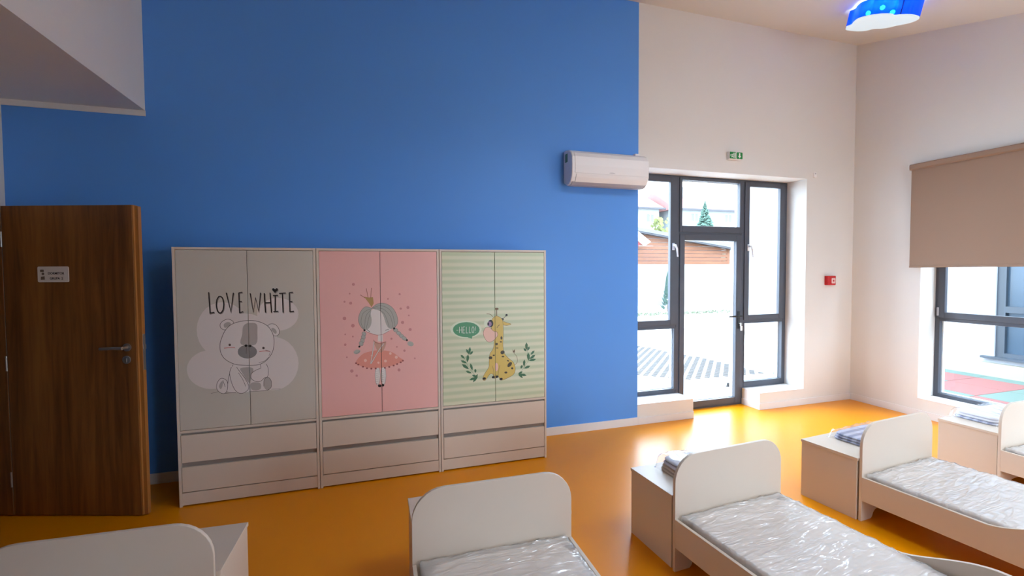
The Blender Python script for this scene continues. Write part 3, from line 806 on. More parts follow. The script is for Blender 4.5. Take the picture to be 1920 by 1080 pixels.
PRINT_GIRAFFE = [
('f','halo',0,0,1,'919 1144 912 1122 893 1102 863 1088 826 1079 786 1078 745 1083 709 1095 681 1112 663 1133 657 1155 663 1177 682 1196 710 1211 747 1220 787 1222 827 1217 864 1205 893 1188 912 1167'),
('f','green',0,0,1,'901 1143 895 1124 879 1108 854 1095 822 1088 788 1086 753 1091 723 1101 698 1116 683 1134 678 1153 683 1172 699 1188 724 1201 755 1208 789 1210 823 1206 855 1196 879 1181 895 1163'),
('f','green',0,0,1,'768 1097 834 1071 840 1097'),
('s','white',3,0,0,'707 1147 722 1146'),
('s','white',3,0,0,'732 1173 731 1123'),
('s','white',3,0,0,'751 1174 751 1122'),
('s','white',3,0,0,'731 1147 751 1148'),
('s','white',3,0,0,'761 1172 760 1121 778 1121'),
('s','white',3,0,0,'761 1171 778 1172'),
('s','white',3,0,0,'760 1147 776 1147'),
('s','white',3,0,0,'789 1171 788 1120 805 1121'),
('s','white',3,0,0,'814 1171 813 1120 829 1121'),
('s','white',3,0,0,'866 1171 863 1136'),
('s','white',3,0,0,'863 1122 863 1118'),
('s','white',3,0,1,'853 1144 852 1133 850 1124 846 1119 842 1120 838 1125 836 1134 835 1145 836 1156 839 1165 842 1169 847 1169 850 1164 853 1155'),
('s','gline',3,1,0,'1198 827 1225 854 1221 900 1195 931'),
('f','gline',0,0,1,'1184 967 1193 951 1207 967 1203 934 1187 938'),
('s','gline',7,0,0,'1047 1248 1047 1304'),
('f','gline',0,0,1,'1064 1310 1061 1304 1053 1301 1043 1301 1035 1305 1032 1310 1035 1316 1043 1319 1053 1319 1061 1315'),
('s','ink',4,0,0,'1090 1215 1131 1253'),
('f','ink',0,0,1,'1143 1255 1141 1249 1136 1246 1130 1246 1124 1250 1122 1256 1124 1261 1130 1265 1136 1265 1141 1261'),
('f','ink',0,0,1,'1108 1220 1105 1212 1098 1208 1089 1208 1082 1213 1079 1221 1082 1228 1089 1232 1098 1232 1106 1227'),
('s','gline',4,1,0,'960 1271 992 1267 1012 1246'),
('f','yellow',0,1,1,'1101 1204 1134 1192 1172 1178 1134 1168 1101 1175'),
('s','gline',2.5,1,0,'1101 1204 1134 1192 1172 1178 1134 1168 1101 1175'),
('f','yellow',0,1,1,'1050 1251 1090 1227 1101 1190 1104 1113 1100 1000 1112 936 1148 891 1192 852 1207 801 1198 759 1161 733 1087 709 1066 730 1056 747 1039 731 1017 733 1014 762 985 768 945 720 922 732 942 778 975 825 979 880 986 936 1016 983 1023 1046 1020 1102 1002 1145 999 1208 1021 1241'),
('s','gline',2.5,1,1,'1050 1251 1090 1227 1101 1190 1104 1113 1100 1000 1112 936 1148 891 1192 852 1207 801 1198 759 1161 733 1087 709 1066 730 1056 747 1039 731 1017 733 1014 762 985 768 945 720 922 732 942 778 975 825 979 880 986 936 1016 983 1023 1046 1020 1102 1002 1145 999 1208 1021 1241'),
('f','halo',0,0,1,'996 1191 994 1179 990 1169 983 1160 975 1155 966 1154 958 1156 950 1162 943 1171 939 1181 938 1193 940 1205 944 1215 950 1224 958 1229 967 1230 976 1228 984 1222 990 1214 994 1203'),
('f','pink',0,1,1,'945 1151 930 1114 943 1071 966 1041 994 1036 1025 1053 1053 1087 1046 1119 1020 1125 988 1156 963 1161'),
('s','gline',2.5,1,1,'945 1151 930 1114 943 1071 966 1041 994 1036 1025 1053 1053 1087 1046 1119 1020 1125 988 1156 963 1161'),
('f','ink',0,0,1,'1017 1189 1016 1180 1013 1171 1007 1165 1001 1161 994 1160 987 1161 980 1166 975 1173 972 1182 971 1191 972 1201 976 1209 981 1216 987 1220 994 1221 1001 1219 1008 1215 1013 1208 1016 1199'),
('f','violet',0,0,1,'1003 1186 1002 1179 1000 1174 995 1169 990 1166 984 1166 978 1167 972 1170 968 1175 965 1181 965 1187 966 1194 968 1199 973 1204 978 1207 984 1207 990 1206 996 1203 1000 1198 1002 1192'),
('f','ink',0,0,1,'981 1188 981 1184 980 1181 978 1178 976 1176 974 1176 972 1176 970 1178 968 1181 967 1185 967 1189 967 1192 968 1196 970 1199 972 1200 974 1201 976 1200 978 1198 980 1195 981 1192'),
('s','gline',5,1,0,'1048 1152 1061 1169 1073 1176'),
('f','spot',0,0,1,'1096 1065 1094 1058 1091 1053 1087 1051 1082 1054 1079 1059 1078 1066 1079 1073 1082 1078 1087 1080 1091 1077 1094 1072'),
('f','spot',0,0,1,'1092 1032 1090 1029 1087 1027 1081 1027 1076 1028 1073 1030 1071 1033 1073 1036 1076 1038 1081 1038 1087 1037 1090 1035'),
('f','spot',0,0,1,'1056 1016 1054 1011 1050 1008 1045 1006 1039 1008 1035 1012 1034 1018 1035 1023 1039 1026 1045 1027 1050 1026 1054 1022'),
('f','spot',0,0,1,'1059 982 1058 980 1054 979 1048 979 1043 980 1039 981 1037 984 1039 986 1043 987 1048 987 1054 986 1058 985'),
('f','spot',0,0,1,'1112 952 1114 944 1111 936 1103 930 1094 927 1085 930 1079 935 1077 943 1080 952 1088 958 1097 960 1106 958'),
('f','spot',0,0,1,'1111 907 1109 904 1105 902 1099 902 1093 903 1089 905 1087 909 1089 912 1093 914 1099 914 1105 913 1109 911'),
('f','spot',0,0,1,'1007 903 1005 897 999 893 991 892 983 894 977 899 975 905 977 911 983 916 991 917 999 915 1005 910'),
('f','spot',0,0,1,'1028 923 1027 920 1023 918 1019 917 1014 918 1011 921 1009 924 1011 927 1014 929 1019 930 1024 929 1027 926'),
('f','spot',0,0,1,'1175 855 1178 848 1176 838 1169 827 1159 819 1148 816 1140 818 1137 826 1139 836 1146 847 1156 855 1167 858'),
('f','spot',0,0,1,'1189 803 1188 798 1184 795 1179 794 1175 796 1171 799 1170 804 1171 808 1175 812 1180 813 1184 811 1188 807'),
('f','spot',0,0,1,'1151 865 1149 863 1144 863 1140 865 1136 868 1134 872 1135 875 1137 877 1141 876 1146 875 1150 871 1152 868'),
('f','spot',0,0,1,'1137 771 1135 767 1130 764 1124 763 1117 765 1112 768 1111 773 1112 777 1117 779 1124 780 1130 779 1135 775'),
('f','pink',0,0,1,'1057 822 1056 812 1054 802 1050 794 1046 790 1042 788 1037 790 1033 796 1030 804 1028 813 1028 824 1028 835 1030 845 1034 853 1038 857 1042 859 1047 857 1051 851 1054 843 1056 833'),
('s','gline',2.5,1,0,'1004 837 1018 793 1017 737'),
('s','gline',2.5,1,0,'1073 839 1058 783 1056 741'),
('f','ink',0,0,1,'950 737 949 731 943 726 934 724 926 727 922 732 923 739 929 744 938 745 946 743'),
('f','ink',0,0,1,'1028 743 1027 736 1021 731 1012 729 1004 732 1000 738 1001 744 1007 749 1016 751 1024 748'),
('f','ink',0,0,1,'1058 745 1057 738 1051 733 1043 731 1035 734 1030 739 1031 746 1037 751 1046 753 1054 750'),
('f','ink',0,0,1,'1095 722 1094 715 1088 710 1079 709 1071 711 1067 717 1068 724 1074 729 1083 730 1091 728'),
('f','leaf',0,0,1,'818 1005 806 986 806 965 812 946 822 963 826 983'),
('f','leaf',0,0,1,'785 990 787 969 798 954 812 943 810 960 802 978'),
('f','leaf',0,0,1,'843 969 826 965 818 954 816 941 829 944 840 953'),
('f','leaf',0,0,1,'739 944 745 926 758 916 774 911 768 926 757 939'),
('f','leaf',0,0,1,'802 944 788 923 787 900 794 878 805 897 810 919'),
('f','leaf',0,0,1,'739 899 753 881 772 873 791 872 778 887 761 898'),
('f','leaf',0,0,1,'749 868 762 842 784 828 808 822 796 844 777 861'),
('f','leaf',0,0,1,'819 870 815 846 823 826 837 810 840 830 835 851'),
('f','leaf',0,0,1,'780 809 794 793 812 787 830 787 817 800 800 810'),
('f','leaf',0,0,1,'860 822 852 810 854 798 862 787 869 797 870 810'),
('f','leaf',0,0,1,'881 777 856 761 844 736 842 710 863 724 879 746'),
('f','leaf',0,0,1,'832 773 843 758 858 752 874 751 864 764 850 774'),
('f','leaf',0,0,1,'810 731 833 728 850 736 863 749 844 751 825 746'),
('f','leaf',0,0,1,'1309 1017 1297 995 1299 972 1308 951 1318 970 1321 993'),
('f','leaf',0,0,1,'1282 968 1284 953 1294 944 1308 940 1306 953 1298 964'),
('f','leaf',0,0,1,'1335 980 1319 972 1314 958 1316 944 1328 951 1337 963'),
('f','leaf',0,0,1,'1323 930 1312 905 1316 880 1328 858 1337 880 1338 905'),
('f','leaf',0,0,1,'1382 943 1362 938 1351 924 1346 909 1362 913 1376 924'),
('f','leaf',0,0,1,'1389 906 1363 903 1345 889 1334 872 1356 875 1377 885'),
('f','leaf',0,0,1,'1395 867 1369 875 1345 870 1327 859 1349 853 1373 853'),
('f','leaf',0,0,1,'1289 871 1276 851 1277 829 1285 809 1295 827 1298 848'),
('f','leaf',0,0,1,'1343 814 1318 817 1299 808 1284 795 1305 792 1327 797'),
('f','leaf',0,0,1,'1270 827 1256 819 1253 807 1257 794 1268 801 1274 812'),
('f','leaf',0,0,1,'1272 770 1254 771 1242 763 1235 751 1250 750 1264 755'),
('f','leaf',0,0,1,'1234 758 1240 736 1256 721 1274 712 1268 731 1256 748'),
('f','leaf',0,0,1,'1309 733 1288 749 1264 752 1243 749 1261 735 1284 728'),
('s','leaf',1.6,1,0,'814 946 774 911 804 843 832 800 874 751'),
('s','leaf',1.6,1,0,'1310 945 1338 886 1285 803 1239 750')]


# ------------------------------------------------------------------ the room shell
TH = 0.42            # outer wall thickness


def ceil_z(y):
    return 4.353 - 0.265 * (YB - y)


b = MB()
b.box(XL - 0.2, 6.2, YF - TH, 4.46, -0.12, 0.0)
struct(b.build('floor', M['floor']), 'glossy orange vinyl floor')

b = MB()
TOP = 4.75
b.box(XL - 0.2, OX0, YB, YB + TH, -0.12, TOP, 1)
b.box(OX0, OX1, YB, YB + TH, OZ, TOP, 0)
b.box(OX1, 6.2, YB, YB + TH, -0.12, TOP, 0)
b.box(OX0, 3.42, YB, YB + TH, -0.12, 0.21, 0)
b.box(4.345, OX1, YB, YB + TH, -0.12, 0.19, 0)
struct(b.build('wall_back', [M['white_wall'], M['blue_wall']]), 'back wall, blue on the left and white around the glazed door')

b = MB()
ys = [YF - 0.2, W3[0], W3[1], W2[0], W2[1], YB]
for i in (0, 2, 4):
    b.box(XR, XR + TH, ys[i], ys[i + 1], -0.12, TOP)
for i in (1, 3):
    b.box(XR, XR + TH, ys[i], ys[i + 1], -0.12, WZ0)
    b.box(XR, XR + TH, ys[i], ys[i + 1], WZ1 if i == 3 else WZ3, TOP)
struct(b.build('wall_right', M['white_wall']), 'white right wall with windows')

b = MB()
b.box(XL - 0.2, XL, YF - 0.2, 2.98, -0.12, TOP, 1)
b.box(XL - 0.2, XL, 2.98, 3.955, 2.09, TOP)
b.box(XL - 0.2, XL, 3.955, YB, -0.12, TOP)
struct(b.build('wall_left', [M['white_wall'], M['navy']]), 'white left wall with the doorway, unseen near part darkened to cut bounced light')
b = MB()
b.box(XL - 1.6, XL - 0.2, 2.7, 2.75, -0.12, 2.6)
b.box(XL - 1.6, XL - 0.2, 4.15, 4.2, -0.12, 2.6)
b.box(XL - 1.65, XL - 1.6, 2.7, 4.2, -0.12, 2.6)
b.box(XL - 1.65, XL - 0.2, 2.7, 4.2, 2.55, 2.6)
b.box(XL - 1.65, XL - 0.2, 2.7, 4.2, -0.15, -0.1)
struct(b.build('wall_corridor', M['hall']), 'corridor behind the doorway')
b = MB()
b.box(XL - 0.2, W5[0], YF - TH, YF, -0.12, TOP)
b.box(W5[1], 6.2, YF - TH, YF, -0.12, TOP)
b.box(W5[0], W5[1], YF - TH, YF, -0.12, WZ0)
b.box(W5[0], W5[1], YF - TH, YF, WZ5, TOP)
struct(b.build('wall_front', M['white_wall']), 'wall behind the viewer')

b = MB()
cx = [XL - 0.3] + [q for r in ADDED_ROOFW for q in r] + [6.3]
cy = [YF - 0.5, ROOFY[0], ROOFY[1], YB + TH]
for i in range(len(cx) - 1):
    for j in range(3):
        if j == 1 and i % 2 == 1:
            continue
        b.prism([(cy[j], ceil_z(cy[j])), (cy[j + 1], ceil_z(cy[j + 1])), (cy[j + 1], ceil_z(cy[j + 1]) + 0.28), (cy[j], ceil_z(cy[j]) + 0.28)], 'X', cx[i], cx[i + 1])
struct(b.build('ceiling', M['white_wall']), 'sloping white ceiling')
for i, (xa, xb) in enumerate(ADDED_ROOFW):
    rw = sthing('window_%d' % (5 + i), 'unseen roof window in the sloping ceiling, added for daylight from above')
    ya, yb = ROOFY
    s = MB()
    for (x0_, x1_, y0_, y1_) in ((xa, xa + 0.05, ya, yb), (xb - 0.05, xb, ya, yb), (xa + 0.05, xb - 0.05, ya, ya + 0.05), (xa + 0.05, xb - 0.05, yb - 0.05, yb)):
        s.prism([(y0_, ceil_z(y0_) + 0.16), (y1_, ceil_z(y1_) + 0.16), (y1_, ceil_z(y1_) + 0.24), (y0_, ceil_z(y0_) + 0.24)], 'X', x0_, x1_)
    s.build('frame', M['frame_white'], rw)
    s = MB()
    s.prism([(ya + 0.04, ceil_z(ya + 0.04) + 0.2), (yb - 0.04, ceil_z(yb - 0.04) + 0.2), (yb - 0.04, ceil_z(yb - 0.04) + 0.206), (ya + 0.04, ceil_z(ya + 0.04) + 0.206)], 'X', xa + 0.04, xb - 0.04)
    s.build('pane', M['glass'], rw)
b = MB()
b.box(XL - 0.1, -1.544, YF, YB, 2.842, 4.8)
struct(b.build('trim_1', M['white_wall']), 'boxed-in low ceiling along the left wall')
b = MB()
b.box(XL, -1.541, YB - 0.006, YB, 2.80, 2.842)
struct(b.build('trim_2', M['trim']), 'white strip under the boxed-in ceiling')

# baseboards
b = MB()
b.box(XL, OX0, YB - 0.012, YB, 0, 0.082)
b.box(OX0, 3.42, YB - 0.012, YB, 0, 0.075)
b.box(4.345, XR, YB - 0.012, YB, 0, 0.075)
b.box(3.42, 3.43, YB, YB + 0.26, 0, 0.075)
b.box(4.333, 4.345, YB - 0.012, YB + 0.26, 0, 0.075)
struct(b.build('baseboard_back', M['trim'], bevel=0.003), 'white baseboard of the back wall')
b = MB()
b.box(XR - 0.012, XR, YF, YB - 0.012, 0, 0.078)
struct(b.build('baseboard_right', M['trim'], bevel=0.003), 'white baseboard of the right wall')
b = MB()
b.box(XL, XL + 0.012, YF, 2.9, 0, 0.078)
struct(b.build('baseboard_left', M['trim'], bevel=0.003), 'white baseboard of the left wall')


# ------------------------------------------------------------------ glazed front: window_1 with the door leaf door_2
def ring(mb, x0, x1, z0, z1, w, y0, y1, m=0, wb=None, wl=None, wr=None, wt=None):
    wb = w if wb is None else wb
    wl = w if wl is None else wl
    wr = w if wr is None else wr
    wt = w if wt is None else wt
    mb.box(x0, x0 + wl, y0, y1, z0, z1, m)
    mb.box(x1 - wr, x1, y0, y1, z0, z1, m)
    mb.box(x0 + wl, x1 - wr, y0, y1, z0, z0 + wb, m)
    mb.box(x0 + wl, x1 - wr, y0, y1, z1 - wt, z1, m)


FY = 4.453
w1 = sthing('window_1', 'anthracite glazed front with side lights and a transom light', (0, FY, 0))
fr = MB()
fw = MB()
fr.box(OX0, OX1, 0, 0.05, 2.66, OZ)                       # head
fr.box(OX0, 2.775, 0, 0.05, 0.21, 2.66)                    # left jamb
fr.box(4.955, OX1, 0, 0.05, 0.19, 2.66)                    # right jamb
fr.box(3.385, 3.435, 0, 0.05, 0.0, 2.66)                   # door posts
fr.box(4.305, 4.362, 0, 0.05, 0.0, 2.66)
fr.box(2.775, 3.385, 0, 0.05, 0.21, 0.262)
fr.box(4.362, 4.955, 0, 0.05, 0.19, 0.262)
fr.box(2.775, 3.385, 0, 0.05, 0.965, 1.015)
fr.box(4.362, 4.955, 0, 0.05, 0.985, 1.035)
fr.box(3.435, 4.305, 0, 0.05, 2.03, 2.075)                 # transom rail
fr.build('frame', M['anthracite'], w1, bevel=0.004)
fw.box(OX0, OX1, 0.05, 0.09, 2.645, OZ)
fw.box(OX0, 2.79, 0.05, 0.09, 0.21, 2.645)
fw.box(4.94, OX1, 0.05, 0.09, 0.19, 2.645)
fw.box(3.37, 3.45, 0.05, 0.09, 0.0, 2.645)
fw.box(4.29, 4.375, 0.05, 0.09, 0.0, 2.645)
fw.box(2.79, 3.37, 0.05, 0.09, 0.21, 0.27)
fw.box(4.375, 4.94, 0.05, 0.09, 0.19, 0.27)
fw.box(2.79, 3.37, 0.05, 0.09, 0.955, 1.03)
fw.box(4.375, 4.94, 0.05, 0.09, 0.975, 1.045)
fw.box(3.45, 4.29, 0.05, 0.09, 2.02, 2.085)
o = fw.build('outer_frame', M['frame_white'], w1, bevel=0.003)
o['label'] = 'white outer profile'
# opening sashes (upper left, upper right), transom sash
for nm, x0, x1, z0, z1 in [('sash', 2.765, 3.40, 1.0, 2.675), ('sash', 4.35, 4.965, 1.02, 2.675), ('sash', 3.425, 4.315, 2.06, 2.68)]:
    s = MB()
    if x0 == 3.425:
        ring(s, x0, x1, z0, z1, 0.05, -0.012, 0.03, 0, wb=0.072, wl=0.035, wr=0.04, wt=0.03)
        px = (x0 + 0.035, x1 - 0.04, z0 + 0.072, z1 - 0.03)
    elif x0 < 3:
        ring(s, x0, x1, z0, z1, 0.06, -0.014, 0.03, 0, wl=0.07, wr=0.10)
        px = (x0 + 0.07, x1 - 0.10, z0 + 0.06, z1 - 0.06)
    else:
        ring(s, x0, x1, z0, z1, 0.06, -0.014, 0.03, 0, wl=0.07, wr=0.075, wt=0.055)
        px = (x0 + 0.07, x1 - 0.075, z0 + 0.06, z1 - 0.055)
    so = s.build(nm, M['anthracite'], w1, bevel=0.004)
    g = MB()
    g.box(px[0] - 0.01, px[1] + 0.01, 0.012, 0.018, px[2] - 0.01, px[3] + 0.01)
    g.build('pane', M['glass'], so)
    if x0 != 3.425:
        h = MB()
        hx = 3.335 if x0 < 3 else 4.40
        hz = 1.885
        h.box(hx - 0.014, hx + 0.014, -0.024, -0.014, hz - 0.035, hz + 0.045)
        h.tube([(hx, -0.02, hz + 0.02), (hx, -0.06, hz + 0.02)], 0.011, 10)
        h.tube([(hx - 0.004, -0.06, hz + 0.024), (hx + 0.016, -0.062, hz - 0.02), (hx + 0.028, -0.06, hz - 0.11)], [0.012, 0.011, 0.009], 10)
        ho = h.build('handle', M['frame_white'], so, smooth=False, bevel=0.002)
        ho['label'] = 'white window handle'
for x0, x1, z0, z1 in [(2.775, 3.385, 0.262, 0.965), (4.362, 4.955, 0.262, 0.985)]:
    s = MB()
    ring(s, x0 - 0.005, x1 + 0.005, z0 - 0.005, z1 + 0.005, 0.012, -0.006, 0.02, wr=0.03 if x0 < 3 else 0.012)
    s.build('glazing_bead', M['anthracite'], w1, bevel=0.002)
    g = MB()
    g.box(x0, x1, 0.022, 0.028, z0, z1)
    g.build('pane', M['glass'], w1)
for x0, x1, zt in [(OX0, 3.42, 0.21), (4.345, OX1, 0.19)]:
    s = MB()
    s.box(x0, x1, YB - FY - 0.004, 0.0, zt - 0.004, zt + 0.006)
    s.build('sill', M['trim'], w1, bevel=0.003)
s = MB()
s.box(3.435, 4.305, 0.0, 0.09, -0.01, 0.022)
s.build('threshold', M['anthracite'], w1, bevel=0.003)

d2 = sthing('door_2', 'glazed anthracite door leaf to the yard', (3.43, FY, 0))
s = MB()
ring(s, 0.0, 0.878, 0.022, 2.035, 0.07, -0.012, 0.04, wb=0.072, wl=0.065, wr=0.078, wt=0.068)
s.build('leaf_frame', M['anthracite'], d2, bevel=0.004)
s = MB()
ring(s, 0.06, 0.808, 0.088, 1.975, 0.012, 0.03, 0.075, 0)
s.build('glazing_bead', M['frame_white'], d2)
g = MB()
g.box(0.06, 0.808, 0.016, 0.022, 0.09, 1.972)
g.build('pane', M['glass'], d2)
h = MB()
h.box(0.823, 0.853, -0.022, -0.012, 0.92, 1.13)
h.tube([(0.838, -0.02, 1.075), (0.838, -0.065, 1.075)], 0.010, 10)
h.tube([(0.842, -0.065, 1.075), (0.78, -0.068, 1.075), (0.655, -0.064, 1.072)], [0.011, 0.011, 0.009], 10)
ho = h.build('door_handle', M['black'], d2, bevel=0.002)
ho['label'] = 'black lever handle with lock plate'
k = MB()
k.tube([(0.838, -0.022, 0.985), (0.838, -0.05, 0.985)], 0.006, 8)
k.box(0.828, 0.850, -0.056, -0.05, 0.955, 0.992)
ko = k.build('key', M['steel'], ho)
k = MB()
k.box(0.836, 0.858, -0.055, -0.048, 0.90, 0.955)
k.build('key_tag', M['sign_white'], ho)

# ------------------------------------------------------------------ right windows
def side_window(name, ya, yb, label, loc=(XR + 0.25, 0, 0), rz=0.0, WZ1=WZ1):
    w = sthing(name, label, loc, rz)
    f = MB()

    def fring(mb, y0, y1, z0, z1, t, x0, x1, m=0, wb=None, wt=None):
        wb = t if wb is None else wb
        wt = t if wt is None else wt
        mb.box(x0, x1, y0, y0 + t, z0, z1, m)
        mb.box(x0, x1, y1 - t, y1, z0, z1, m)
        mb.box(x0, x1, y0 + t, y1 - t, z0, z0 + wb, m)
        mb.box(x0, x1, y0 + t, y1 - t, z1 - wt, z1, m)
    fring(f, ya, yb, WZ0, WZ1, 0.045, 0, 0.05)
    f.box(0, 0.05, ya + 0.045, yb - 0.045, 1.05, 1.10)
    f.build('frame', M['anthracite'], w, bevel=0.004)
    f = MB()
    fring(f, ya, yb, WZ0, WZ1, 0.055, 0.05, 0.09)
    f.box(0.05, 0.09, ya + 0.055, yb - 0.055, 1.045, 1.11)
    o = f.build('outer_frame', M['frame_white'], w)
    o['label'] = 'white outer profile'
    ym = (ya + yb) / 2
    s = MB()
    fring(s, ya + 0.03, yb - 0.03, 1.085, WZ1 - 0.03, 0.065, -0.014, 0.03)
    so = s.build('sash', M['anthracite'], w, bevel=0.004)
    g = MB()
    g.box(0.012, 0.018, ya + 0.09, yb - 0.09, 1.145, WZ1 - 0.09)
    g.build('pane', M['glass'], so)
    g = MB()
    g.tube([(-0.02, yb - 0.036, 1.11), (-0.02, yb - 0.036, 1.20)], 0.010, 10)
    g.tube([(-0.02, ya + 0.036, 1.11), (-0.02, ya + 0.036, 1.20)], 0.010, 10)
    g.build('hinge', M['ac_grey'], so)
    g = MB()
    g.box(0.022, 0.028, ya + 0.045, yb - 0.045, WZ0 + 0.045, 1.05)
    g.build('pane', M['glass'], w)
    s = MB()
    s.box(-0.255, 0.0, ya, yb, WZ0 - 0.004, WZ0 + 0.006)
    s.build('sill', M['trim'], w, bevel=0.003)
    return w


side_window('window_2', W2[0], W2[1], 'anthracite window half covered by the blind')
side_window('window_3', W3[0], W3[1], 'unseen anthracite window added for daylight further along the right wall', WZ1=WZ3)

side_window('window_4', W5[0], W5[1], 'unseen window added for daylight in the wall behind the viewer', (0, YF - 0.25, 0), -PI / 2, WZ5)

# ------------------------------------------------------------------ walnut door, standing open
d1 = sthing('door_1', 'walnut door leaf standing open in front of the blue wall', (-2.257, 3.918, 0), math.radians(-18.3))
s = MB()
s.box(0.0, 0.862, 0.0, 0.040, 0.008, 2.069)
leaf = s.build('leaf', M['walnut'], d1, bevel=0.002)
s = MB()
s.box(0.862, 0.870, 0.003, 0.040, 0.008, 2.069)
s.box(0.870, 0.893, 0.014, 0.040, 0.008, 2.062)
o = s.build('edge_strip', M['oak_edge'], d1, bevel=0.001)
o['label'] = 'lighter wood edge'
s = MB()
s.box(-0.132, -0.006, 0.0, 0.040, 0.008, 2.069)
s.build('side_panel', M['walnut'], d1, bevel=0.002)
s = MB()
for z in (0.25, 1.03, 1.85):
    s.tube([(-0.003, -0.004, z - 0.05), (-0.003, -0.004, z + 0.05)], 0.005, 8)
s.box(-0.006, 0.0, 0.002, 0.03, 0.01, 2.067)
s.build('hinge', M['steel'], d1)
h = MB()
h.tube([(0.805, 0.0, 1.135), (0.805, -0.009, 1.135)], 0.026, 18)
h.tube([(0.805, -0.009, 1.135), (0.805, -0.05, 1.135)], 0.010, 10)
h.tube([(0.812, -0.05, 1.135), (0.75, -0.054, 1.136), (0.665, -0.05, 1.132)], [0.011, 0.010, 0.009], 10)
h.build('lever_handle', M['steel'], d1, smooth=False)
h = MB()
h.tube([(0.80, 0.0, 1.053), (0.80, -0.009, 1.053)], 0.026, 18)
h.box(0.796, 0.804, -0.012, -0.009, 1.038, 1.062)
h.build('lock_rose', M['steel'], d1)
h = MB()
h.box(0.893, 0.8945, 0.017, 0.037, 0.98, 1.22)
h.box(0.8945, 0.902, 0.020, 0.034, 1.12, 1.15)
h.build('lock_plate', M['steel'], d1)


def rrect(x0, x1, z0, z1, r, n=5):
    o = []
    for cx, cz, a in [(x1 - r, z1 - r, 0), (x0 + r, z1 - r, 90), (x0 + r, z0 + r, 180), (x1 - r, z0 + r, 270)]:
        for k in range(n + 1):
            t = math.radians(a + 90 * k / n)
            o.append((cx + r * math.cos(t), cz + r * math.sin(t)))
    return o


pl = thing('door_sign', 'small white rectangular name plate with dark lettering on the walnut door', 'sign', (-2.257, 3.918, 0), math.radians(-18.3))
s = MB()
s.prism(rrect(0.230, 0.435, 1.567, 1.670, 0.010), 'Y', -0.004, -0.0002)
s.build('plate', mat('sign_plate', srgb(226, 216, 206), 0.4), pl)
text_mesh('DORMITOR', 0.0205, (0.3525, -0.0042, 1.6180), M['sign_ink'], 'lettering', pl)
text_mesh('GRUPA  2', 0.0205, (0.3540, -0.0042, 1.5850), M['sign_ink'], 'lettering', pl)
s = MB()
s.prism(rrect(0.248, 0.272, 1.634, 1.650, 0.004), 'Y', -0.0046, -0.004)
s.prism([(0.266 + 0.009 * math.cos(t * PI / 6), 1.622 + 0.008 * math.sin(t * PI / 6)) for t in range(12)], 'Y', -0.0046, -0.004)
s.prism([(0.252, 1.603), (0.276, 1.606), (0.277, 1.584), (0.250, 1.583)], 'Y', -0.0046, -0.004)
s.build('emblem', M['emblem'], pl)

# ------------------------------------------------------------------ wardrobes
WY = 3.696
WH = 1.80


def wardrobe(label, x0, w, door_mat, spec, print_name):
    t = thing('wardrobe', label, 'wardrobe', (x0, WY, 0), 0, 'row of wardrobes along the blue wall')
    th = 0.017
    dp = 0.475
    c = MB()
    c.box(0, th, 0, dp, 0, WH)
    c.build('side_panel', M['white_board'], t, bevel=0.001)
    c = MB()
    c.box(w - th, w, 0, dp, 0, WH)
    c.build('side_panel', M['white_board'], t, bevel=0.001)
    c = MB()
    c.box(th, w - th, 0, dp, WH - th, WH)
    c.build('top_panel', M['white_board'], t, bevel=0.001)
    c = MB()
    c.box(th, w - th, 0.001, dp, 0.516, 0.533)
    c.build('shelf_rail', M['white_board'], t, bevel=0.001)
    c = MB()
    c.box(th, w - th, dp - 0.01, dp, 0.02, WH - th)
    c.build('back_panel', M['white_board'], t)
    c = MB()
    c.box(th, w - th, 0.004, 0.020, 0.010, 0.096)
    c.build('plinth', M['white_board'], t, bevel=0.001)
    c = MB()
    c.box(th, w - th, 0.022, 0.030, 0.09, 0.516)
    o = c.build('grip_recess', M['grip'], t)
    o['label'] = 'recessed finger grips, their shade painted grey'
    for z0, z1 in ((0.309, 0.501), (0.103, 0.276)):
        c = MB()
        c.box(th + 0.003, w - th - 0.003, 0.0, 0.018, z0, z1)
        c.build('drawer', M['white_board'], t, bevel=0.0015)
    cx = w / 2
    for side in (-1, 1):
        c = MB()
        xa, xb = (th + 0.002, cx - 0.0018) if side < 0 else (cx + 0.0018, w - th - 0.002)
        c.box(xa, xb, 0.001, 0.019, 0.536, WH - th - 0.003)
        d = c.build('door', door_mat, t, bevel=0.001)
        cut = cx - 0.0018 if side < 0 else cx + 0.0018
        link(print_name, print_mesh([q for q in spec if q[1] != 'dot'], x0, 0.001, cut, side), d)
        dots = [q for q in spec if q[1] == 'dot']
        if dots:
            link('printed_dots', print_mesh(dots, x0, 0.001, cut, side), d)['kind'] = 'stuff'
    c = MB()
    c.box(cx - 0.01, cx + 0.01, 0.020, 0.022, 0.54, WH - 0.03)
    c.build('centre_gap', M['dark_gap'], t)
    return t


wardrobe('grey wardrobe printed with a sitting bear and the words LOVE WHITE', -1.240, 0.902, M['grey_door'], PRINT_BEAR, 'printed_bear')
wardrobe('pink wardrobe printed with a crowned dancing girl in a tutu', -0.334, 0.905, M['pink_door'], PRINT_DANCER, 'printed_dancer')
wardrobe('green striped wardrobe printed with a sitting giraffe saying HELLO!', 0.575, 0.914, M['green_door'], PRINT_GIRAFFE, 'printed_giraffe')

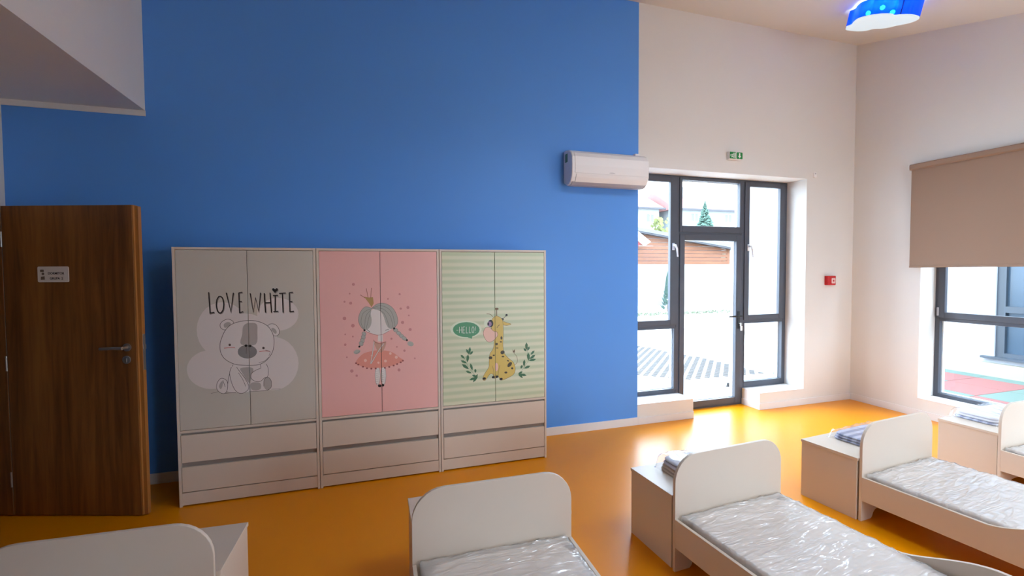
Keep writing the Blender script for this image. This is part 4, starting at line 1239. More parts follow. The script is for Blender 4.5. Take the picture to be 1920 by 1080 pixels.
# ------------------------------------------------------------------ air conditioner
ac = thing('air_conditioner', 'white wall-mounted air conditioner at the right edge of the blue wall', 'air conditioner', (1.872, YB, 0))
AW = 0.836
prof = [(0.0, 2.480), (0.0, 2.775), (-0.06, 2.782), (-0.13, 2.768), (-0.175, 2.742), (-0.198, 2.70), (-0.202, 2.62), (-0.200, 2.545), (-0.190, 2.510), (-0.165, 2.470), (-0.13, 2.447), (-0.07, 2.445)]
s = MB()
s.prism(prof, 'X', 0, AW)
s.build('housing', M['ac'], ac, bevel=0.016, seg=4)
s = MB()
s.prism([(-0.178, 2.742), (-0.202, 2.70), (-0.206, 2.62), (-0.204, 2.545), (-0.198, 2.545), (-0.198, 2.62), (-0.196, 2.70), (-0.172, 2.738)], 'X', 0.03, AW - 0.012)
s.build('front_panel', M['ac'], ac, bevel=0.002)
s = MB()
s.prism([(-0.205, 2.535), (-0.196, 2.508), (-0.171, 2.466), (-0.166, 2.470), (-0.190, 2.512), (-0.199, 2.536)], 'X', 0.045, AW - 0.03)
s.build('louvre', M['ac'], ac, bevel=0.0015)
s = MB()
s.prism([(-0.172, 2.464), (-0.135, 2.441), (-0.075, 2.439), (-0.075, 2.445), (-0.135, 2.449), (-0.168, 2.470)], 'X', 0.02, AW - 0.02)
s.build('bottom_grille', M['ac_grey'], ac)
s = MB()
s.prism([(0.385, 2.556), (0.40, 2.561), (0.42, 2.563), (0.44, 2.561), (0.455, 2.556), (0.44, 2.5575), (0.42, 2.5585), (0.40, 2.5575)], 'Y', -0.2075, -0.204)
s.build('emblem', M['ac_grey'], ac)
s = MB()
s.box(-0.001, 0.001, -0.10, -0.045, 2.665, 2.745)
s.build('sticker', M['sticker'], ac)
s = MB()
s.box(0.775, 0.826, -0.05, 0.0, 2.775, 2.81)
s.build('pipe_cover', M['ac'], ac, bevel=0.004)

# ------------------------------------------------------------------ exit sign, call point, small sensor
ex = thing('exit_sign', 'green and white emergency exit sign above the glazed door', 'sign', (3.835, YB, 0))
s = MB()
s.box(0, 0.176, -0.045, 0, 2.840, 2.922)
s.build('housing', M['ac'], ex, bevel=0.004)
for k, (xa, xb) in enumerate(((0.002, 0.083), (0.093, 0.174))):
    s = MB()
    s.prism(rrect(xa, xb, 2.846, 2.918, 0.006), 'Y', -0.0475, -0.0452)
    p = s.build('panel', M['sign_green'], ex)
    s = MB()
    ya, yb = -0.0485, -0.0476
    if k == 0:
        s.prism([(xa + 0.046 + 0.006 * math.cos(t * PI / 5), 2.902 + 0.006 * math.sin(t * PI / 5)) for t in range(10)], 'Y', ya, yb)
        for pl_ in ribbon([(xa + 0.044, 2.894), (xa + 0.038, 2.876), (xa + 0.048, 2.866), (xa + 0.044, 2.853)], 0.008, False) + ribbon([(xa + 0.038, 2.876), (xa + 0.03, 2.864), (xa + 0.018, 2.862)], 0.008, False) + ribbon([(xa + 0.028, 2.890), (xa + 0.042, 2.892), (xa + 0.054, 2.882)], 0.006, False):
            s.prism(pl_, 'Y', ya, yb)
        s.prism([(xa + 0.060, 2.852), (xa + 0.076, 2.852), (xa + 0.076, 2.910), (xa + 0.060, 2.910)], 'Y', ya, yb)
        s.prism([(xa + 0.004, 2.882), (xa + 0.016, 2.894), (xa + 0.016, 2.886), (xa + 0.026, 2.886), (xa + 0.026, 2.878), (xa + 0.016, 2.878), (xa + 0.016, 2.870)], 'Y', ya, yb)
    else:
        s.prism([(xa + 0.032, 2.910), (xa + 0.049, 2.910), (xa + 0.049, 2.878), (xa + 0.063, 2.878), (xa + 0.0405, 2.854), (xa + 0.018, 2.878), (xa + 0.032, 2.878)], 'Y', ya, yb)
    s.build('pictogram', M['sign_white'], p)

cp = thing('fire_call_point', 'red manual fire alarm call point on the white wall', 'alarm', (5.312, YB, 0))
s = MB()
s.box(0, 0.13, -0.05, 0, 1.434, 1.546)
s.build('housing', M['alarm_red'], cp, bevel=0.008, seg=3)
s = MB()
s.prism(rrect(0.055, 0.115, 1.455, 1.518, 0.006), 'Y', -0.053, -0.0495)
s.build('push_plate', mat('alarm_plate', srgb(226, 190, 186), 0.4), cp)
s = MB()
s.tube([(0.085, -0.053, 1.487), (0.085, -0.0545, 1.487)], 0.012, 12)
s.build('target_mark', M['alarm_red'], cp)

sn = thing('wall_sensor', 'tiny white sensor on the wall right above the glazed opening', 'sensor', (5.12, YB, 2.745))
s = MB()
s.prism(rrect(-0.02, 0.022, -0.03, 0.03, 0.010), 'Y', -0.018, 0)
s.build('housing', M['ac'], sn, bevel=0.004)
s = MB()
s.tube([(0.0, -0.018, 0.014), (0.0, -0.021, 0.014)], 0.008, 10)
s.build('lens', M['ac_grey'], sn)

# ------------------------------------------------------------------ roller blind
for nm_i, (ya, yb, lab) in enumerate(((1.66, 3.535, 'taupe roller blind half lowered over the right window'),)):
    rb = thing('roller_blind', lab, 'blind', (XR, 0, 0), 0, None)
    s = MB()
    s.prism([(-0.075, 2.712), (-0.075, 2.752), (-0.06, 2.762), (0.0, 2.762), (0.0, 2.70), (-0.06, 2.70)], 'Y', ya, yb)
    s.build('headrail', M['blind'], rb, bevel=0.003)
    s = MB()
    s.box(-0.048, -0.045, ya + 0.008, yb - 0.008, 1.655, 2.715)
    s.build('fabric', M['blind'], rb)
    s = MB()
    s.box(-0.054, -0.039, ya + 0.008, yb - 0.008, 1.638, 1.66)
    s.build('bottom_bar', M['blind'], rb, bevel=0.003)
    s = MB()
    s.box(-0.078, 0.0, yb - 0.001, yb + 0.006, 2.695, 2.765)
    s.build('end_bracket', M['trim'], rb, bevel=0.002)

# ------------------------------------------------------------------ cloud lamp
lamp_out = [(4.557, 3.377), (4.60, 3.412), (4.66, 3.413), (4.732, 3.390), (4.776, 3.340), (4.772, 3.262), (4.815, 3.222), (4.835, 3.160), (4.826, 3.090), (4.835, 3.010), (4.815, 2.930), (4.762, 2.862), (4.689, 2.834), (4.600, 2.842), (4.548, 2.880), (4.523, 2.914), (4.470, 2.906), (4.400, 2.950), (4.363, 3.035), (4.376, 3.130), (4.440, 3.220), (4.482, 3.262), (4.505, 3.300), (4.520, 3.345)]
lp = thing('ceiling_lamp', 'blue cloud-shaped ceiling lamp with white underside', 'lamp', (4.6, 3.12, ceil_z(3.12)))
nrm = Vector((0, -0.265, 1)).normalized()
outl = catmull([(a - 4.6, c - 3.12) for a, c in lamp_out], True, 4)


def lamp_pt(p, off, k=1.0):
    q = Vector((p[0] * k, p[1] * k, p[1] * k * 0.265))
    return q - nrm * off


n = len(outl)
s = MB()
ro = [lamp_pt(p, 0.011) for p in outl] + [lamp_pt(p, 0.142) for p in outl]
ri = [lamp_pt(p, 0.011, 0.985) for p in outl] + [lamp_pt(p, 0.142, 0.985) for p in outl]
s.add(ro + ri, [(i, (i + 1) % n, n + (i + 1) % n, n + i) for i in range(n)] + [(2 * n + i, 3 * n + i, 3 * n + (i + 1) % n, 2 * n + (i + 1) % n) for i in range(n)] + [(n + i, n + (i + 1) % n, 3 * n + (i + 1) % n, 3 * n + i) for i in range(n)])
mblue = bpy.data.materials.new('blue_translucent_shade')
mblue.use_nodes = True
nt = mblue.node_tree
pb = nt.nodes['Principled BSDF']
pb.inputs['Base Color'].default_value = srgb(0, 72, 178)
pb.inputs['Roughness'].default_value = 0.18
tr = nt.nodes.new('ShaderNodeBsdfTransparent')
tr.inputs['Color'].default_value = (0.06, 0.36, 0.95, 1)
tl = nt.nodes.new('ShaderNodeBsdfTranslucent')
tl.inputs['Color'].default_value = (0.01, 0.22, 0.85, 1)
mx1 = nt.nodes.new('ShaderNodeMixShader')
mx1.inputs['Fac'].default_value = 0.45
mx2 = nt.nodes.new('ShaderNodeMixShader')
mx2.inputs['Fac'].default_value = 0.65
nt.links.new(tr.outputs[0], mx1.inputs[1])
nt.links.new(tl.outputs[0], mx1.inputs[2])
nt.links.new(pb.outputs[0], mx2.inputs[1])
nt.links.new(mx1.outputs[0], mx2.inputs[2])
nt.links.new(mx2.outputs[0], nt.nodes['Material Output'].inputs['Surface'])
s.build('shade', mblue, lp)
s = MB()
sp_ = (4.548 - 4.6, 2.885 - 3.12)
s.tube([lamp_pt(sp_, 0.012, 1.005), lamp_pt(sp_, 0.142, 1.005)], 0.004, 6)
s.build('seam', mat('dark_blue_seam', srgb(10, 40, 110), 0.4), lp)
s = MB()
tris = tessellate_polygon([[Vector((p[0], p[1], 0)) for p in outl]])
a1 = [lamp_pt(p, 0.140, 0.995) for p in outl]
a2 = [lamp_pt(p, 0.150, 0.995) for p in outl]
s.add(a1 + a2, [tuple(t) for t in tris] + [tuple(n + i for i in t) for t in tris] + [(i, (i + 1) % n, n + (i + 1) % n, n + i) for i in range(n)])
mdif = mat('white_acrylic_diffuser', srgb(196, 208, 216), 0.25)
mdif.node_tree.nodes['Principled BSDF'].inputs['Emission Color'].default_value = (0.72, 0.9, 1, 1)
mdif.node_tree.nodes['Principled BSDF'].inputs['Emission Strength'].default_value = 0.42
o = s.build('diffuser', mdif, lp)
o['label'] = 'white underside panel'
s = MB()
a1 = [lamp_pt(p, 0.0, 0.8) for p in outl]
a2 = [lamp_pt(p, 0.006, 0.8) for p in outl]
s.add(a1 + a2, [tuple(t) for t in tris] + [tuple(n + i for i in t) for t in tris] + [(i, (i + 1) % n, n + (i + 1) % n, n + i) for i in range(n)])
s.build('ceiling_plate', M['ac'], lp)
mbulb = mat('lamp_bulb', (1, 1, 1, 1), 0.5, emit=(0.86, 0.94, 1, 1), emit_s=130)
for bx, by in ((-0.09, -0.09), (-0.04, 0.07), (0.10, -0.05)):
    s = MB()
    c = lamp_pt((bx, by), 0.06)
    s.ball(c, 0.019)
    s.build('bulb', mbulb, lp, smooth=True)

# ------------------------------------------------------------------ beds
BW, BL = 0.785, 1.40


def bed_parts(t):
    hw = BW / 2
    # headboard: rounded top corners, arched foot cut-out
    r = 0.145
    out = []
    for cx, a in ((hw - r, 0), (-hw + r, 90)):
        for k in range(9):
            tt = math.radians(a + 90 * k / 8)
            out.append((cx + r * math.cos(tt), 0.628 - r + r * math.sin(tt)))
    foot = [(-hw, 0.0), (-hw + 0.10, 0.0), (-hw + 0.115, 0.012), (-hw + 0.125, 0.035), (-hw + 0.145, 0.052), (-hw + 0.18, 0.058)]
    out += foot + [(-x, z) for x, z in reversed(foot)]
    s = MB()
    s.prism(out, 'Y', 0.0, 0.018)
    s.build('headboard', M['white_board'], t, bevel=0.002)
    out2 = []
    for cx, a in ((hw - r, 0), (-hw + r, 90)):
        for k in range(9):
            tt = math.radians(a + 90 * k / 8)
            out2.append((cx + r * math.cos(tt), 0.46 - r + r * math.sin(tt)))
    out2 += foot + [(-x, z) for x, z in reversed(foot)]
    s = MB()
    s.prism(out2, 'Y', -BL - 0.018, -BL)
    s.build('footboard', M['white_board'], t, bevel=0.002)
    # side rails, low beside the pillow, swept up into a guard towards the foot
    top = [(0.0, 0.288), (-0.60, 0.288)]
    for k in range(1, 13):
        u = k / 12
        top.append((-0.60 - 0.40 * u, 0.288 + 0.125 * (u * u * (3 - 2 * u)) ** 0.8))
    top += [(-BL, 0.413)]
    poly = top + [(-BL, 0.135), (0.0, 0.135)]
    for x in (-hw, hw - 0.018):
        s = MB()
        s.prism(poly, 'X', x, x + 0.018)
        s.build('side_rail', M['white_board'], t, bevel=0.002)
    s = MB()
    s.box(-hw + 0.019, hw - 0.019, -BL + 0.002, -0.002, 0.165, 0.182)
    s.build('bed_base', M['white_board'], t)
    # mattress: rounded slab
    s = MB()
    mw = hw - 0.034
    nx, ny = 14, 24
    rings = [(0.0, 0.184), (0.0, 0.19), (0.0, 0.275), (0.008, 0.292), (0.024, 0.302)]
    vs, fs = [], []
    prof_n = 40

    def sq(i, inset):
        tt = 2 * PI * i / prof_n
        e = 0.25
        cx = math.copysign(abs(math.cos(tt)) ** e, math.cos(tt))
        cy = math.copysign(abs(math.sin(tt)) ** e, math.sin(tt))
        return (cx * (mw - inset), -BL / 2 + cy * (BL / 2 - 0.012 - inset))
    for ins, z in rings:
        for i in range(prof_n):
            p = sq(i, ins)
            vs.append((p[0], p[1], z))
    for k in range(len(rings) - 1):
        for i in range(prof_n):
            fs.append((k * prof_n + i, k * prof_n + (i + 1) % prof_n, (k + 1) * prof_n + (i + 1) % prof_n, (k + 1) * prof_n + i))
    fs.append(tuple((len(rings) - 1) * prof_n + i for i in range(prof_n)))
    fs.append(tuple(reversed(range(prof_n))))
    s.add(vs, fs)
    m_o = s.build('mattress', M['mattress'], t, smooth=False)
    # plastic film over the mattress, crumpled
    s = MB()
    nx, ny = 60, 104
    x0, x1 = -mw - 0.001, mw + 0.001
    vs = []
    for j in range(ny + 1):
        for i in range(nx + 1):
            u, v = i / nx, j / ny
            # the outer strips of the grid hang down the mattress sides
            e = 0.08
            du = max(0, e - u, u - (1 - e)) / e
            dv = max(0, e * 0.6 - v, v - (1 - e * 0.6)) / (e * 0.6)
            fx = min(max((u - e) / (1 - 2 * e), 0), 1)
            fy = min(max((v - e * 0.6) / (1 - 1.2 * e), 0), 1)
            x = x0 + (x1 - x0) * fx
            y = -0.010 - (BL - 0.020) * fy
            drop = max(du, dv)
            P = Vector((x * 4.0 + y * 2.0, y * 11.0 - x * 5.0, 0.3))
            a = 1 - abs(noise.noise(P)) * 2
            P2 = Vector((x * 9 + y * 4, y * 26 - x * 11, 2.3))
            c = 1 - abs(noise.noise(P2)) * 2
            g = min(1.0, max(0.45, (x + hw) / (BW * 0.55)))
            h = 0.0075 * max(0, a) ** 2 * g + 0.0040 * max(0, c) ** 2 * g + 0.0025 * noise.noise(Vector((x * 30, y * 30, 5)))
            z = 0.3045 + max(h, -0.001) - 0.055 * drop - (0.004 if drop > 0 else 0)
            x += 0.006 * noise.noise(Vector((y * 14, drop * 3, 1.7))) * (1 if du > 0 else 0)
            vs.append((x, y, z))
    fs = [(j * (nx + 1) + i, j * (nx + 1) + i + 1, (j + 1) * (nx + 1) + i + 1, (j + 1) * (nx + 1) + i) for j in range(ny) for i in range(nx)]
    s.add(vs, fs)
    f_o = s.build('plastic_cover', M['film'], t, smooth=True)
    f_o['label'] = 'crumpled clear plastic film over the mattress'


def place(left, ang, side=0):
    """headboard's front left bottom corner -> origin at the centre of the headboard's foot"""
    a = math.radians(ang)
    return (left[0] + math.cos(a) * BW / 2, left[1] + math.sin(a) * BW / 2, 0), a


bed_spots = [((-1.379, 2.145), -3.0, 'white toddler bed in the lower left corner, in front of the grey wardrobe'),
             ((0.188, 2.100), -1.2, 'white toddler bed in front of the pink and green wardrobes'),
             ((1.564, 2.050), 3.6, 'white toddler bed with wrinkled plastic, second of the row from the right wall side facing the glazed door'),
             ((3.020, 2.100), 5.0, 'white toddler bed right of the one nearest the glazed door, left of the last bed by the window'),
             ((4.430, 2.100), 0.0, 'white toddler bed at the right edge of the photo under the window')]
bed_spots[2] = (bed_spots[2][0], bed_spots[2][1], 'white toddler bed at lower right with its whole crumpled plastic cover in view')
bed_spots[3] = (bed_spots[3][0], bed_spots[3][1], 'white toddler bed second from the right, with a slate folded bedding pack behind its headboard')
proto = None
BG = 'toddler beds standing in a row'
for left, ang, lab in bed_spots:
    loc, a = place(left, ang)
    if proto is None:
        proto = thing('toddler_bed', lab, 'bed', loc, a, BG)
        bed_parts(proto)
        bd = proto
    else:
        bd = copy_tree(proto)
        bd['label'] = lab
    bd.location = loc
    bd.rotation_euler = (0, 0, a)

# bedding boxes behind the headboards
XW, XD, XH = 0.78, 0.372, 0.405


def box_parts(t):
    th = 0.018
    hw = XW / 2
    s = MB()
    s.box(-hw - 0.004, hw + 0.004, -0.004, XD + 0.004, XH - th, XH)
    s.build('top_panel', M['white_board'], t, bevel=0.0015)
    for x in (-hw, hw - th):
        s = MB()
        s.box(x, x + th, 0.002, XD, 0, XH - th)
        s.build('side_panel', M['white_board'], t, bevel=0.001)
    s = MB()
    s.box(-hw + th, hw - th, XD - 0.008, XD - 0.001, 0.05, XH - th)
    s.build('back_panel', M['white_board'], t)
    s = MB()
    s.box(-hw + th, hw - th, 0.006, XD - 0.01, 0.05, 0.068)
    s.build('bottom_panel', M['white_board'], t)
    s = MB()
    s.box(-hw + th + 0.002, hw - th - 0.002, 0.004, 0.02, 0.05, XH - th - 0.003)
    s.build('front_panel', M['white_board'], t, bevel=0.001)


box_spots = [((-1.360, 2.172), -3.0, 'white bedding box behind the headboard in the lower left corner'),
             ((0.201, 2.128), -1.2, 'white bedding box behind the headboard in front of the pink wardrobe'),
             ((1.570, 2.086), 2.6, 'white bedding box with a beige and lilac bedding pack near the glazed door'),
             ((3.012, 2.126), 5.0, 'white bedding box with a slate folded bedding pack, second from the right'),
             ((4.445, 2.126), 0.0, 'white bedding box under the right window with a white bedding pack')]
proto_b = None
XG = 'bedding boxes at the bed heads'
box_roots = []
for left, ang, lab in box_spots:
    a = math.radians(ang)
    loc = (left[0] + math.cos(a) * XW / 2, left[1] + math.sin(a) * XW / 2, 0)
    if proto_b is None:
        proto_b = thing('bedding_box', lab, 'cabinet', loc, a, XG)
        box_parts(proto_b)
        bx = proto_b
    else:
        bx = copy_tree(proto_b)
        bx['label'] = lab
    bx.location = loc
    bx.rotation_euler = (0, 0, a)
    box_roots.append(bx)


# folded bedding in clear bags
def slab(w, d, z0, h, seed, m):
    """a folded cloth: flat with a rounded fold at the front and sides"""
    s = MB()
    n = 36
    vs, fs = [], []
    levels = [(0.012, 0.0), (0.002, h * 0.22), (0.0, h * 0.5), (0.003, h * 0.78), (0.016, h)]
    for ins, z in levels:
        for i in range(n):
            t = 2 * PI * i / n
            e = 0.35
            cx = math.copysign(abs(math.cos(t)) ** e, math.cos(t)) * (w / 2 - ins)
            cy = math.copysign(abs(math.sin(t)) ** e, math.sin(t)) * (d / 2 - ins)
            wob = 0.004 * noise.noise(Vector((cx * 12 + seed, cy * 12, z * 30)))
            vs.append((cx + wob, cy + wob, z0 + z + 0.002 * noise.noise(Vector((cx * 8, cy * 8 + seed, 3)))))
    for k in range(len(levels) - 1):
        for i in range(n):
            fs.append((k * n + i, k * n + (i + 1) % n, (k + 1) * n + (i + 1) % n, (k + 1) * n + i))
    fs.append(tuple(reversed(range(n))))
    fs.append(tuple((len(levels) - 1) * n + i for i in range(n)))
    s.add(vs, fs)
    return s


def bedding(label, loc, rz, w, d, layers):
    t = thing('bedding_pack', label, 'bedding', loc, rz, 'folded bedding packs on the bedding boxes')
    z = 0.001
    for i, (h, mk) in enumerate(layers):
        o = slab(w - 0.012 * i, d - 0.010 * i, z, h, i * 3.7 + loc[0], mk).build('folded_sheet', M[mk], t, smooth=True)
        z += h + 0.0005
    s = MB()
    nx, ny = 26, 20
    vs = []
    for j in range(ny + 1):
        for i in range(nx + 1):
            u, v = i / nx * 2 - 1, j / ny * 2 - 1
            x = u * (w / 2 + 0.012)
            y = v * (d / 2 + 0.012)
            edge = max(abs(u), abs(v))
            hh = z + 0.004 + 0.010 * max(0, 1 - abs(noise.noise(Vector((x * 14 + loc[0], y * 10, 1)))) * 3) + 0.003 * noise.noise(Vector((x * 40, y * 40, 2)))
            zz = hh if edge < 0.9 else hh + (0.004 - hh) * min(1, (edge - 0.9) / 0.1)
            vs.append((x, y, max(zz, 0.003)))
    s.add(vs, [(j * (nx + 1) + i, j * (nx + 1) + i + 1, (j + 1) * (nx + 1) + i + 1, (j + 1) * (nx + 1) + i) for j in range(ny) for i in range(nx)])
    s.build('plastic_bag', M['bagfilm'], t, smooth=True)
    return t


bedding('beige and lilac striped bedding pack behind the headboard nearest the glazed door', (1.955, 2.285, XH), math.radians(2), 0.50, 0.27,
        [(0.018, 'linen_beige'), (0.018, 'linen_beige'), (0.022, 'linen_a'), (0.02, 'linen_c')])
bedding('slate blue folded bedding pack on the second box from the right', (3.46, 2.34, XH), math.radians(6), 0.50, 0.29,
        [(0.016, 'linen_b'), (0.016, 'linen_b'), (0.014, 'linen_b')])
bedding('white and grey bedding pack in shiny plastic under the right window', (4.90, 2.345, XH), math.radians(-3), 0.58, 0.32,
        [(0.018, 'linen_b'), (0.020, 'linen_c'), (0.018, 'linen_c')])

# ------------------------------------------------------------------ outdoors
GZ = -0.14
b = MB()
b.box(-30, 80, 4.61, 90, GZ - 0.3, GZ)
b.box(6.2, 60, -30, 4.61, GZ - 0.3, GZ)
gr = struct(b.build('ground', M['concrete']), 'pale concrete yard outside')
b = MB()
b.box(-30, 6.2, -30, YF - TH, GZ - 0.3, GZ)
struct(b.build('bounce_ground', M['bounce_ground']), 'unseen pale ground behind the viewer, added to bounce daylight')
# rows of dark cells in the paving, running diagonally away from the door
du = Vector((0.69, 0.724, 0))
dn = Vector((0.724, -0.69, 0))
for k in range(22):
    nn = -2.35 + 0.135 * k
    L0, L1 = (7.93 + (nn + 0.7) * 0.9, 10.12 - (nn + 0.7) * 0.95) if nn > -0.7 else (7.9, 10.12 - (nn + 0.7) * 0.7)
    if L1 - L0 < 0.2:
        continue
    s = MB()
    nseg = int((L1 - L0) / 0.13)
    for q in range(nseg):
        a = L0 + 0.13 * q
        e = a + 0.108
        pts = [du * a + dn * nn, du * e + dn * nn, du * e + dn * (nn + 0.082), du * a + dn * (nn + 0.082)]
        vs = [(p.x, p.y, GZ + 0.003) for p in pts] + [(p.x, p.y, GZ - 0.02) for p in pts]
        s.add(vs, [(0, 1, 2, 3), (0, 4, 5, 1), (1, 5, 6, 2), (2, 6, 7, 3), (3, 7, 4, 0)])
    s.build('paver_row', M['paver_dark'], gr)
# kerb line across the yard
s = MB()
s.prism([(8.6, 11.9), (9.5, 11.35), (9.5, 9.3), (9.4, 9.3), (9.4, 11.28), (8.6, 11.78)], 'Z', GZ - 0.02, GZ + 0.05)
s.build('kerb', M['concrete'], gr)
for k, (x, y) in enumerate(((5.23, 5.63), (4.08, 5.73))):
    ds = thing('door_stop', 'small dark door stop on the paving, seen through the ' + ('door glass' if k == 0 else 'lower left pane'), 'door stop', (x, y, GZ))
    s = MB()
    s.tube([(0, 0, 0), (0, 0, 0.012)], 0.035, 14)
    s.build('base', M['black'], ds)
    s = MB()
    s.tube([(0, 0, 0.012), (0, 0, 0.05), (0, 0, 0.06)], [0.022, 0.02, 0.012], 14)
    s.build('rubber_cap', M['black'], ds)
# green verge in front of the garden wall
b = MB()
random.seed(9)
for k in range(1400):
    x = random.uniform(9, 24)
    y = random.uniform(15.5, 16.38)
    hgt = random.uniform(0.03, 0.09)
    a = random.uniform(0, PI)
    w = 0.05
    b.add([(x - w * math.cos(a), y - w * math.sin(a), GZ), (x + w * math.cos(a), y + w * math.sin(a), GZ), (x + random.uniform(-.04, .04), y + random.uniform(-.04, .04), GZ + hgt)], [(0, 1, 2)])
b.box(8, 26, 15.4, 16.45, GZ, GZ + 0.012)
o = b.build('verge_grass', M['grass'])
o['kind'] = 'stuff'
tag(o, 'strip of short grass along the foot of the white garden wall', 'grass')
b = MB()
b.box(4, 26, 17.3, 17.5, GZ, 1.90, 0)
b.box(4, 26, 17.24, 17.3, GZ, 0.10, 1)
struct(b.build('wall_garden', [M['render_white'], M['concrete']]), 'white garden wall across the yard')
# timber shed above the wall
sh = thing('timber_shed', 'orange timber shed with sloping grey roof behind the garden wall', 'shed', (0, 17.7, 0))
zb, ht = 1.90, 0.165


def shed_top(x):
    return 3.36 - (x - 11.0) * 0.135


for k in range(9):
    z0 = zb + k * ht
    z1 = z0 + ht - 0.018
    if shed_top(9.0) < z0:
        break
    xe = min(16.35, 11.0 + (3.36 - z0 - 0.02) / 0.135)
    xe2 = min(16.35, 11.0 + (3.36 - z1 - 0.02) / 0.135)
    s = MB()
    s.prism([(9.0, z0), (xe, z0), (xe2, z1), (9.0, z1)], 'Y', 0.0 if k % 2 else -0.006, 0.05)
    s.build('plank', M['plank'], sh)
s = MB()
s.box(8.9, 16.2, 0.06, 3.0, GZ, 1.9)
s.box(8.9, 16.0, 0.06, 0.1, 1.9, 2.6)
s.build('body', M['render_white'], sh)
s = MB()
s.box(16.3, 16.45, -0.01, 0.1, 1.9, 2.62)
s.build('corner_post', M['plank'], sh)
s = MB()
s.prism([(8.6, shed_top(8.6) + 0.02), (17.1, shed_top(17.1) + 0.02), (17.1, shed_top(17.1) + 0.17), (8.6, shed_top(8.6) + 0.17)], 'Y', -0.35, 3.2)
s.build('roof', M['roof_grey'], sh)
s = MB()
s.prism([(8.6, shed_top(8.6) - 0.05), (17.1, shed_top(17.1) - 0.05), (17.1, shed_top(17.1) + 0.02), (8.6, shed_top(8.6) + 0.02)], 'Y', -0.33, -0.1)
s.build('eave_board', M['roof_dark'], sh)
s = MB()
s.prism([(10.7, 3.30), (10.95, 3.42), (11.75, 2.86), (11.5, 2.72)], 'Y', -0.55, -0.36)
o = s.build('barge_board', M['frame_white'], sh)
o['label'] = 'white slanting barge board'
s = MB()
s.prism([(9.6, 2.55), (11.15, 2.62), (11.45, 2.78), (10.8, 3.2), (9.6, 3.2)], 'Y', -0.34, -0.2)
o = s.build('porch_roof', mat('shed_red_tile', srgb(140, 66, 62), 0.8), sh)
o['label'] = 'red tiled porch roof'


# houses behind
def house(label, x0, x1, y0, depth, eave, ridge, hip_r, windows):
    t = thing('house', label, 'house', (0, y0, 0))
    s = MB()
    s.box(x0, x1, 0, depth, GZ, eave)
    wl = s.build('wall', M['house_wall'], t)
    s = MB()
    o_ = 0.5
    yr = depth / 2
    hip_l = 0.0
    vs = [(x0 - o_, -o_, eave), (x1 + o_, -o_, eave), (x1 + o_, depth + o_, eave), (x0 - o_, depth + o_, eave), (x0 - o_ + hip_l, yr, ridge), (x1 + o_ - hip_r, yr, ridge)]
    s.add(vs, [(0, 1, 5, 4), (1, 2, 5), (2, 3, 4, 5), (3, 0, 4), (0, 3, 2, 1)])
    s.build('roof', M['roof_tile'], t)
    s = MB()
    s.box(x0 - o_, x1 + o_, -o_ - 0.12, -o_, eave - 0.12, eave + 0.08)
    s.build('gutter', M['roof_dark'], t)
    for wx, wz, ww, wh in windows:
        s = MB()
        ring(s, wx - ww / 2 - 0.08, wx + ww / 2 + 0.08, wz - 0.08, wz + wh + 0.08, 0.08, -0.05, 0.02)
        s.box(wx - 0.05, wx + 0.05, -0.045, 0.02, wz, wz + wh)
        f = s.build('window', M['frame_white'], t)
        s = MB()
        s.box(wx - ww / 2, wx + ww / 2, -0.01, 0.02, wz, wz + wh)
        s.build('pane', M['house_pane'], f)
    for cx in (x0 + (x1 - x0) * 0.3, x0 + (x1 - x0) * 0.62):
        s = MB()
        s.box(cx - 0.3, cx + 0.3, yr - 1.6, yr - 1.0, ridge - 1.2, ridge + 0.5)
        s.box(cx - 0.38, cx + 0.38, yr - 1.68, yr - 0.92, ridge + 0.5, ridge + 0.6)
        s.build('chimney', M['house_wall'], t)
    return t


house('pale house with faded red roof behind the spruce', 34.2, 45.5, 45, 8, 8.65, 11.2, 5.0, [(36.7, 7.35, 1.0, 0.9), (41.5, 7.35, 1.0, 0.9)])
house('pale house with faded red roof left of the spruce', 22.0, 32.6, 46, 7, 8.75, 11.0, 0.6, [(28.6, 7.2, 1.0, 0.9), (31.4, 7.2, 1.0, 0.9)])

# spruce
sp = thing('spruce_tree', 'pointed grey-green spruce in front of the pale houses', 'tree', (25.45, 30, GZ))
s = MB()
s.tube([(0, 0, 0), (0, 0, 4), (0, 0, 7.1)], [0.16, 0.1, 0.02], 8)
s.build('trunk', M['bark'], sp)
s = MB()
random.seed(5)
for k in range(620):
    u = random.random() ** 0.8
    z = 1.6 + 5.55 * u
    R = (0.05 + 2.5 * (1 - u) ** 1.1) * random.uniform(0.75, 1.1)
    a = random.uniform(0, 2 * PI)
    c, sn_ = math.cos(a), math.sin(a)
    tip = (c * R, sn_ * R, z - 0.25 * R)
    w = 0.16 * R + 0.05
    m1 = (c * R * 0.55, sn_ * R * 0.55, z - 0.05)
    s.add([(0, 0, z + 0.10), (m1[0] - sn_ * w, m1[1] + c * w, m1[2] - 0.12), tip, (m1[0] + sn_ * w, m1[1] - c * w, m1[2] - 0.12), (m1[0], m1[1], m1[2] + 0.10)], [(0, 1, 4), (1, 2, 4), (2, 3, 4), (3, 0, 4)])
s.build('foliage', M['spruce'], sp)
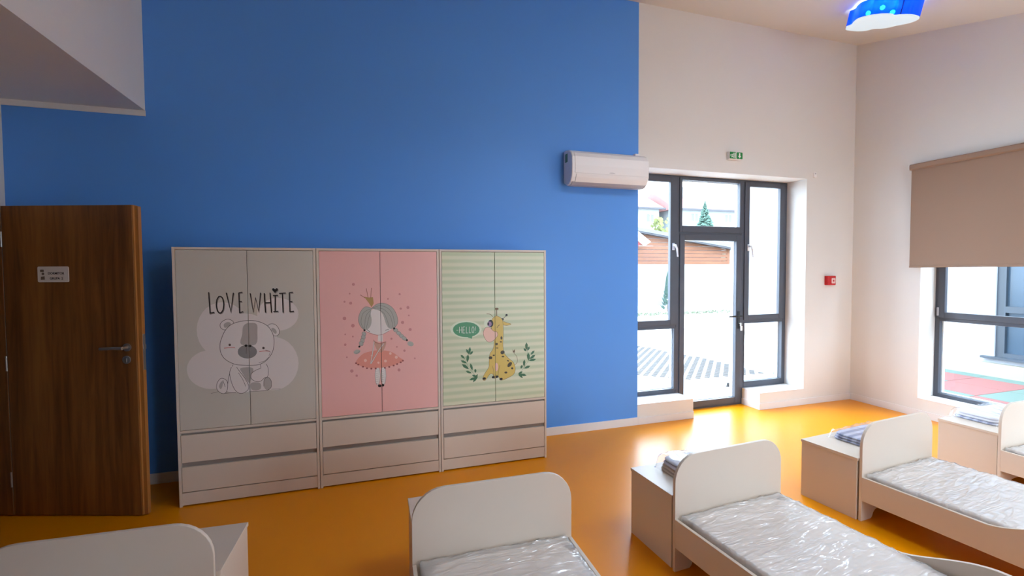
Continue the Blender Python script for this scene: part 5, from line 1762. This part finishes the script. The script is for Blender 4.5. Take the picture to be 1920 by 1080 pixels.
# shrub behind the shed
sb = thing('shrub', 'yellow-green shrub showing above the shed roof', 'shrub', (17.15, 24, GZ))
s = MB()
s.tube([(0, 0, 0), (0.02, 0, 2.2), (0, 0, 4.0)], [0.06, 0.05, 0.02], 6)
s.build('stem', M['bark'], sb)
s = MB()
for k in range(160):
    a = random.uniform(0, 2 * PI)
    z = random.uniform(2.3, 4.9)
    R = random.uniform(0, 0.55)
    x, y = R * math.cos(a), R * math.sin(a)
    w = 0.14
    s.add([(x - w, y, z), (x, y - 0.05, z - w), (x + w, y, z), (x, y + 0.05, z + w)], [(0, 1, 2), (0, 2, 3)])
s.build('foliage', M['shrub'], sb)
# small conical shrub by the garden wall
cs = thing('conifer_shrub', 'small dark conical shrub against the white garden wall', 'shrub', (12.44, 16.88, GZ))
s = MB()
s.tube([(0, 0, 0), (0, 0, 0.5)], 0.04, 6)
s.build('stem', M['bark'], cs)
s = MB()
for k in range(200):
    u = random.random()
    z = 0.1 + 1.5 * u
    R = 0.32 * (1 - u) * random.uniform(0.6, 1.1) + 0.03
    a = random.uniform(0, 2 * PI)
    x, y = R * math.cos(a), R * math.sin(a)
    s.add([(x * 0.6 - 0.05, y * 0.6, z), (x * 0.6 + 0.05, y * 0.6, z), (x, y, z + 0.16)], [(0, 1, 2)])
s.build('foliage', M['spruce'], cs)

# the other wing of the building on the right
wg = thing('building_wing', 'white rendered wing of the building across the play yard', 'building', (9.68, 0, 0))
s = MB()
s.box(0.0, 6, 4.71, 9.95, GZ, 4.4)
s.box(0.0, 6, -8, 2.9, GZ, 4.4)
s.box(0.0, 6, 2.9, 4.71, GZ, 0.20)
s.box(0.0, 6, 2.9, 4.71, 2.65, 4.4)
s.box(0.4, 6, 2.9, 4.71, 0.2, 2.65)
s.build('wall', M['render_white'], wg)
s = MB()
s.box(-0.10, 0.0, -8, 9.95, GZ, 0.10)
s.build('plinth', M['plinth'], wg)
s = MB()
s.box(-0.15, 6.15, -8.1, 10.1, 4.4, 4.55)
s.build('roof_edge', M['roof_dark'], wg)
s = MB()
for (y0_, y1_, z0_, z1_) in ((2.9, 2.97, .2, 2.65), (4.60, 4.71, .2, 2.65), (2.97, 4.60, .2, .27), (2.97, 4.60, 2.58, 2.65), (2.97, 4.60, .92, 1.02), (3.75, 3.83, .27, 2.58)):
    s.box(0.03, 0.12, y0_, y1_, z0_, z1_)
f = s.build('window', M['outer_frame'], wg)
s = MB()
s.box(0.08, 0.09, 2.95, 4.62, 0.25, 2.6)
s.build('pane', M['outer_pane'], f)
s = MB()
s.box(-0.08, 0.1, 2.85, 4.85, 0.17, 0.205)
s.build('window_sill', M['outer_frame'], wg)
# rubber safety mats of the play yard, laid in bands
bands = [('rubber_green', 9.30, 9.58), ('rubber_red', 8.62, 9.30), ('rubber_green', 7.94, 8.62), ('rubber_red', 7.26, 7.94), ('rubber_green', 6.58, 7.26)]
for mk, xa, xb in bands:
    for q in range(11):
        ya = -1.4 + q * 0.68
        s = MB()
        s.box(xa + 0.004, xb - 0.004, ya + 0.004, ya + 0.676, GZ - 0.01, GZ + 0.03)
        mk2 = mk if (q + int(xa)) % 5 else ('rubber_red' if mk == 'rubber_green' else 'rubber_green')
        s.build('rubber_mat', M[mk2], gr, bevel=0.004, seg=1)
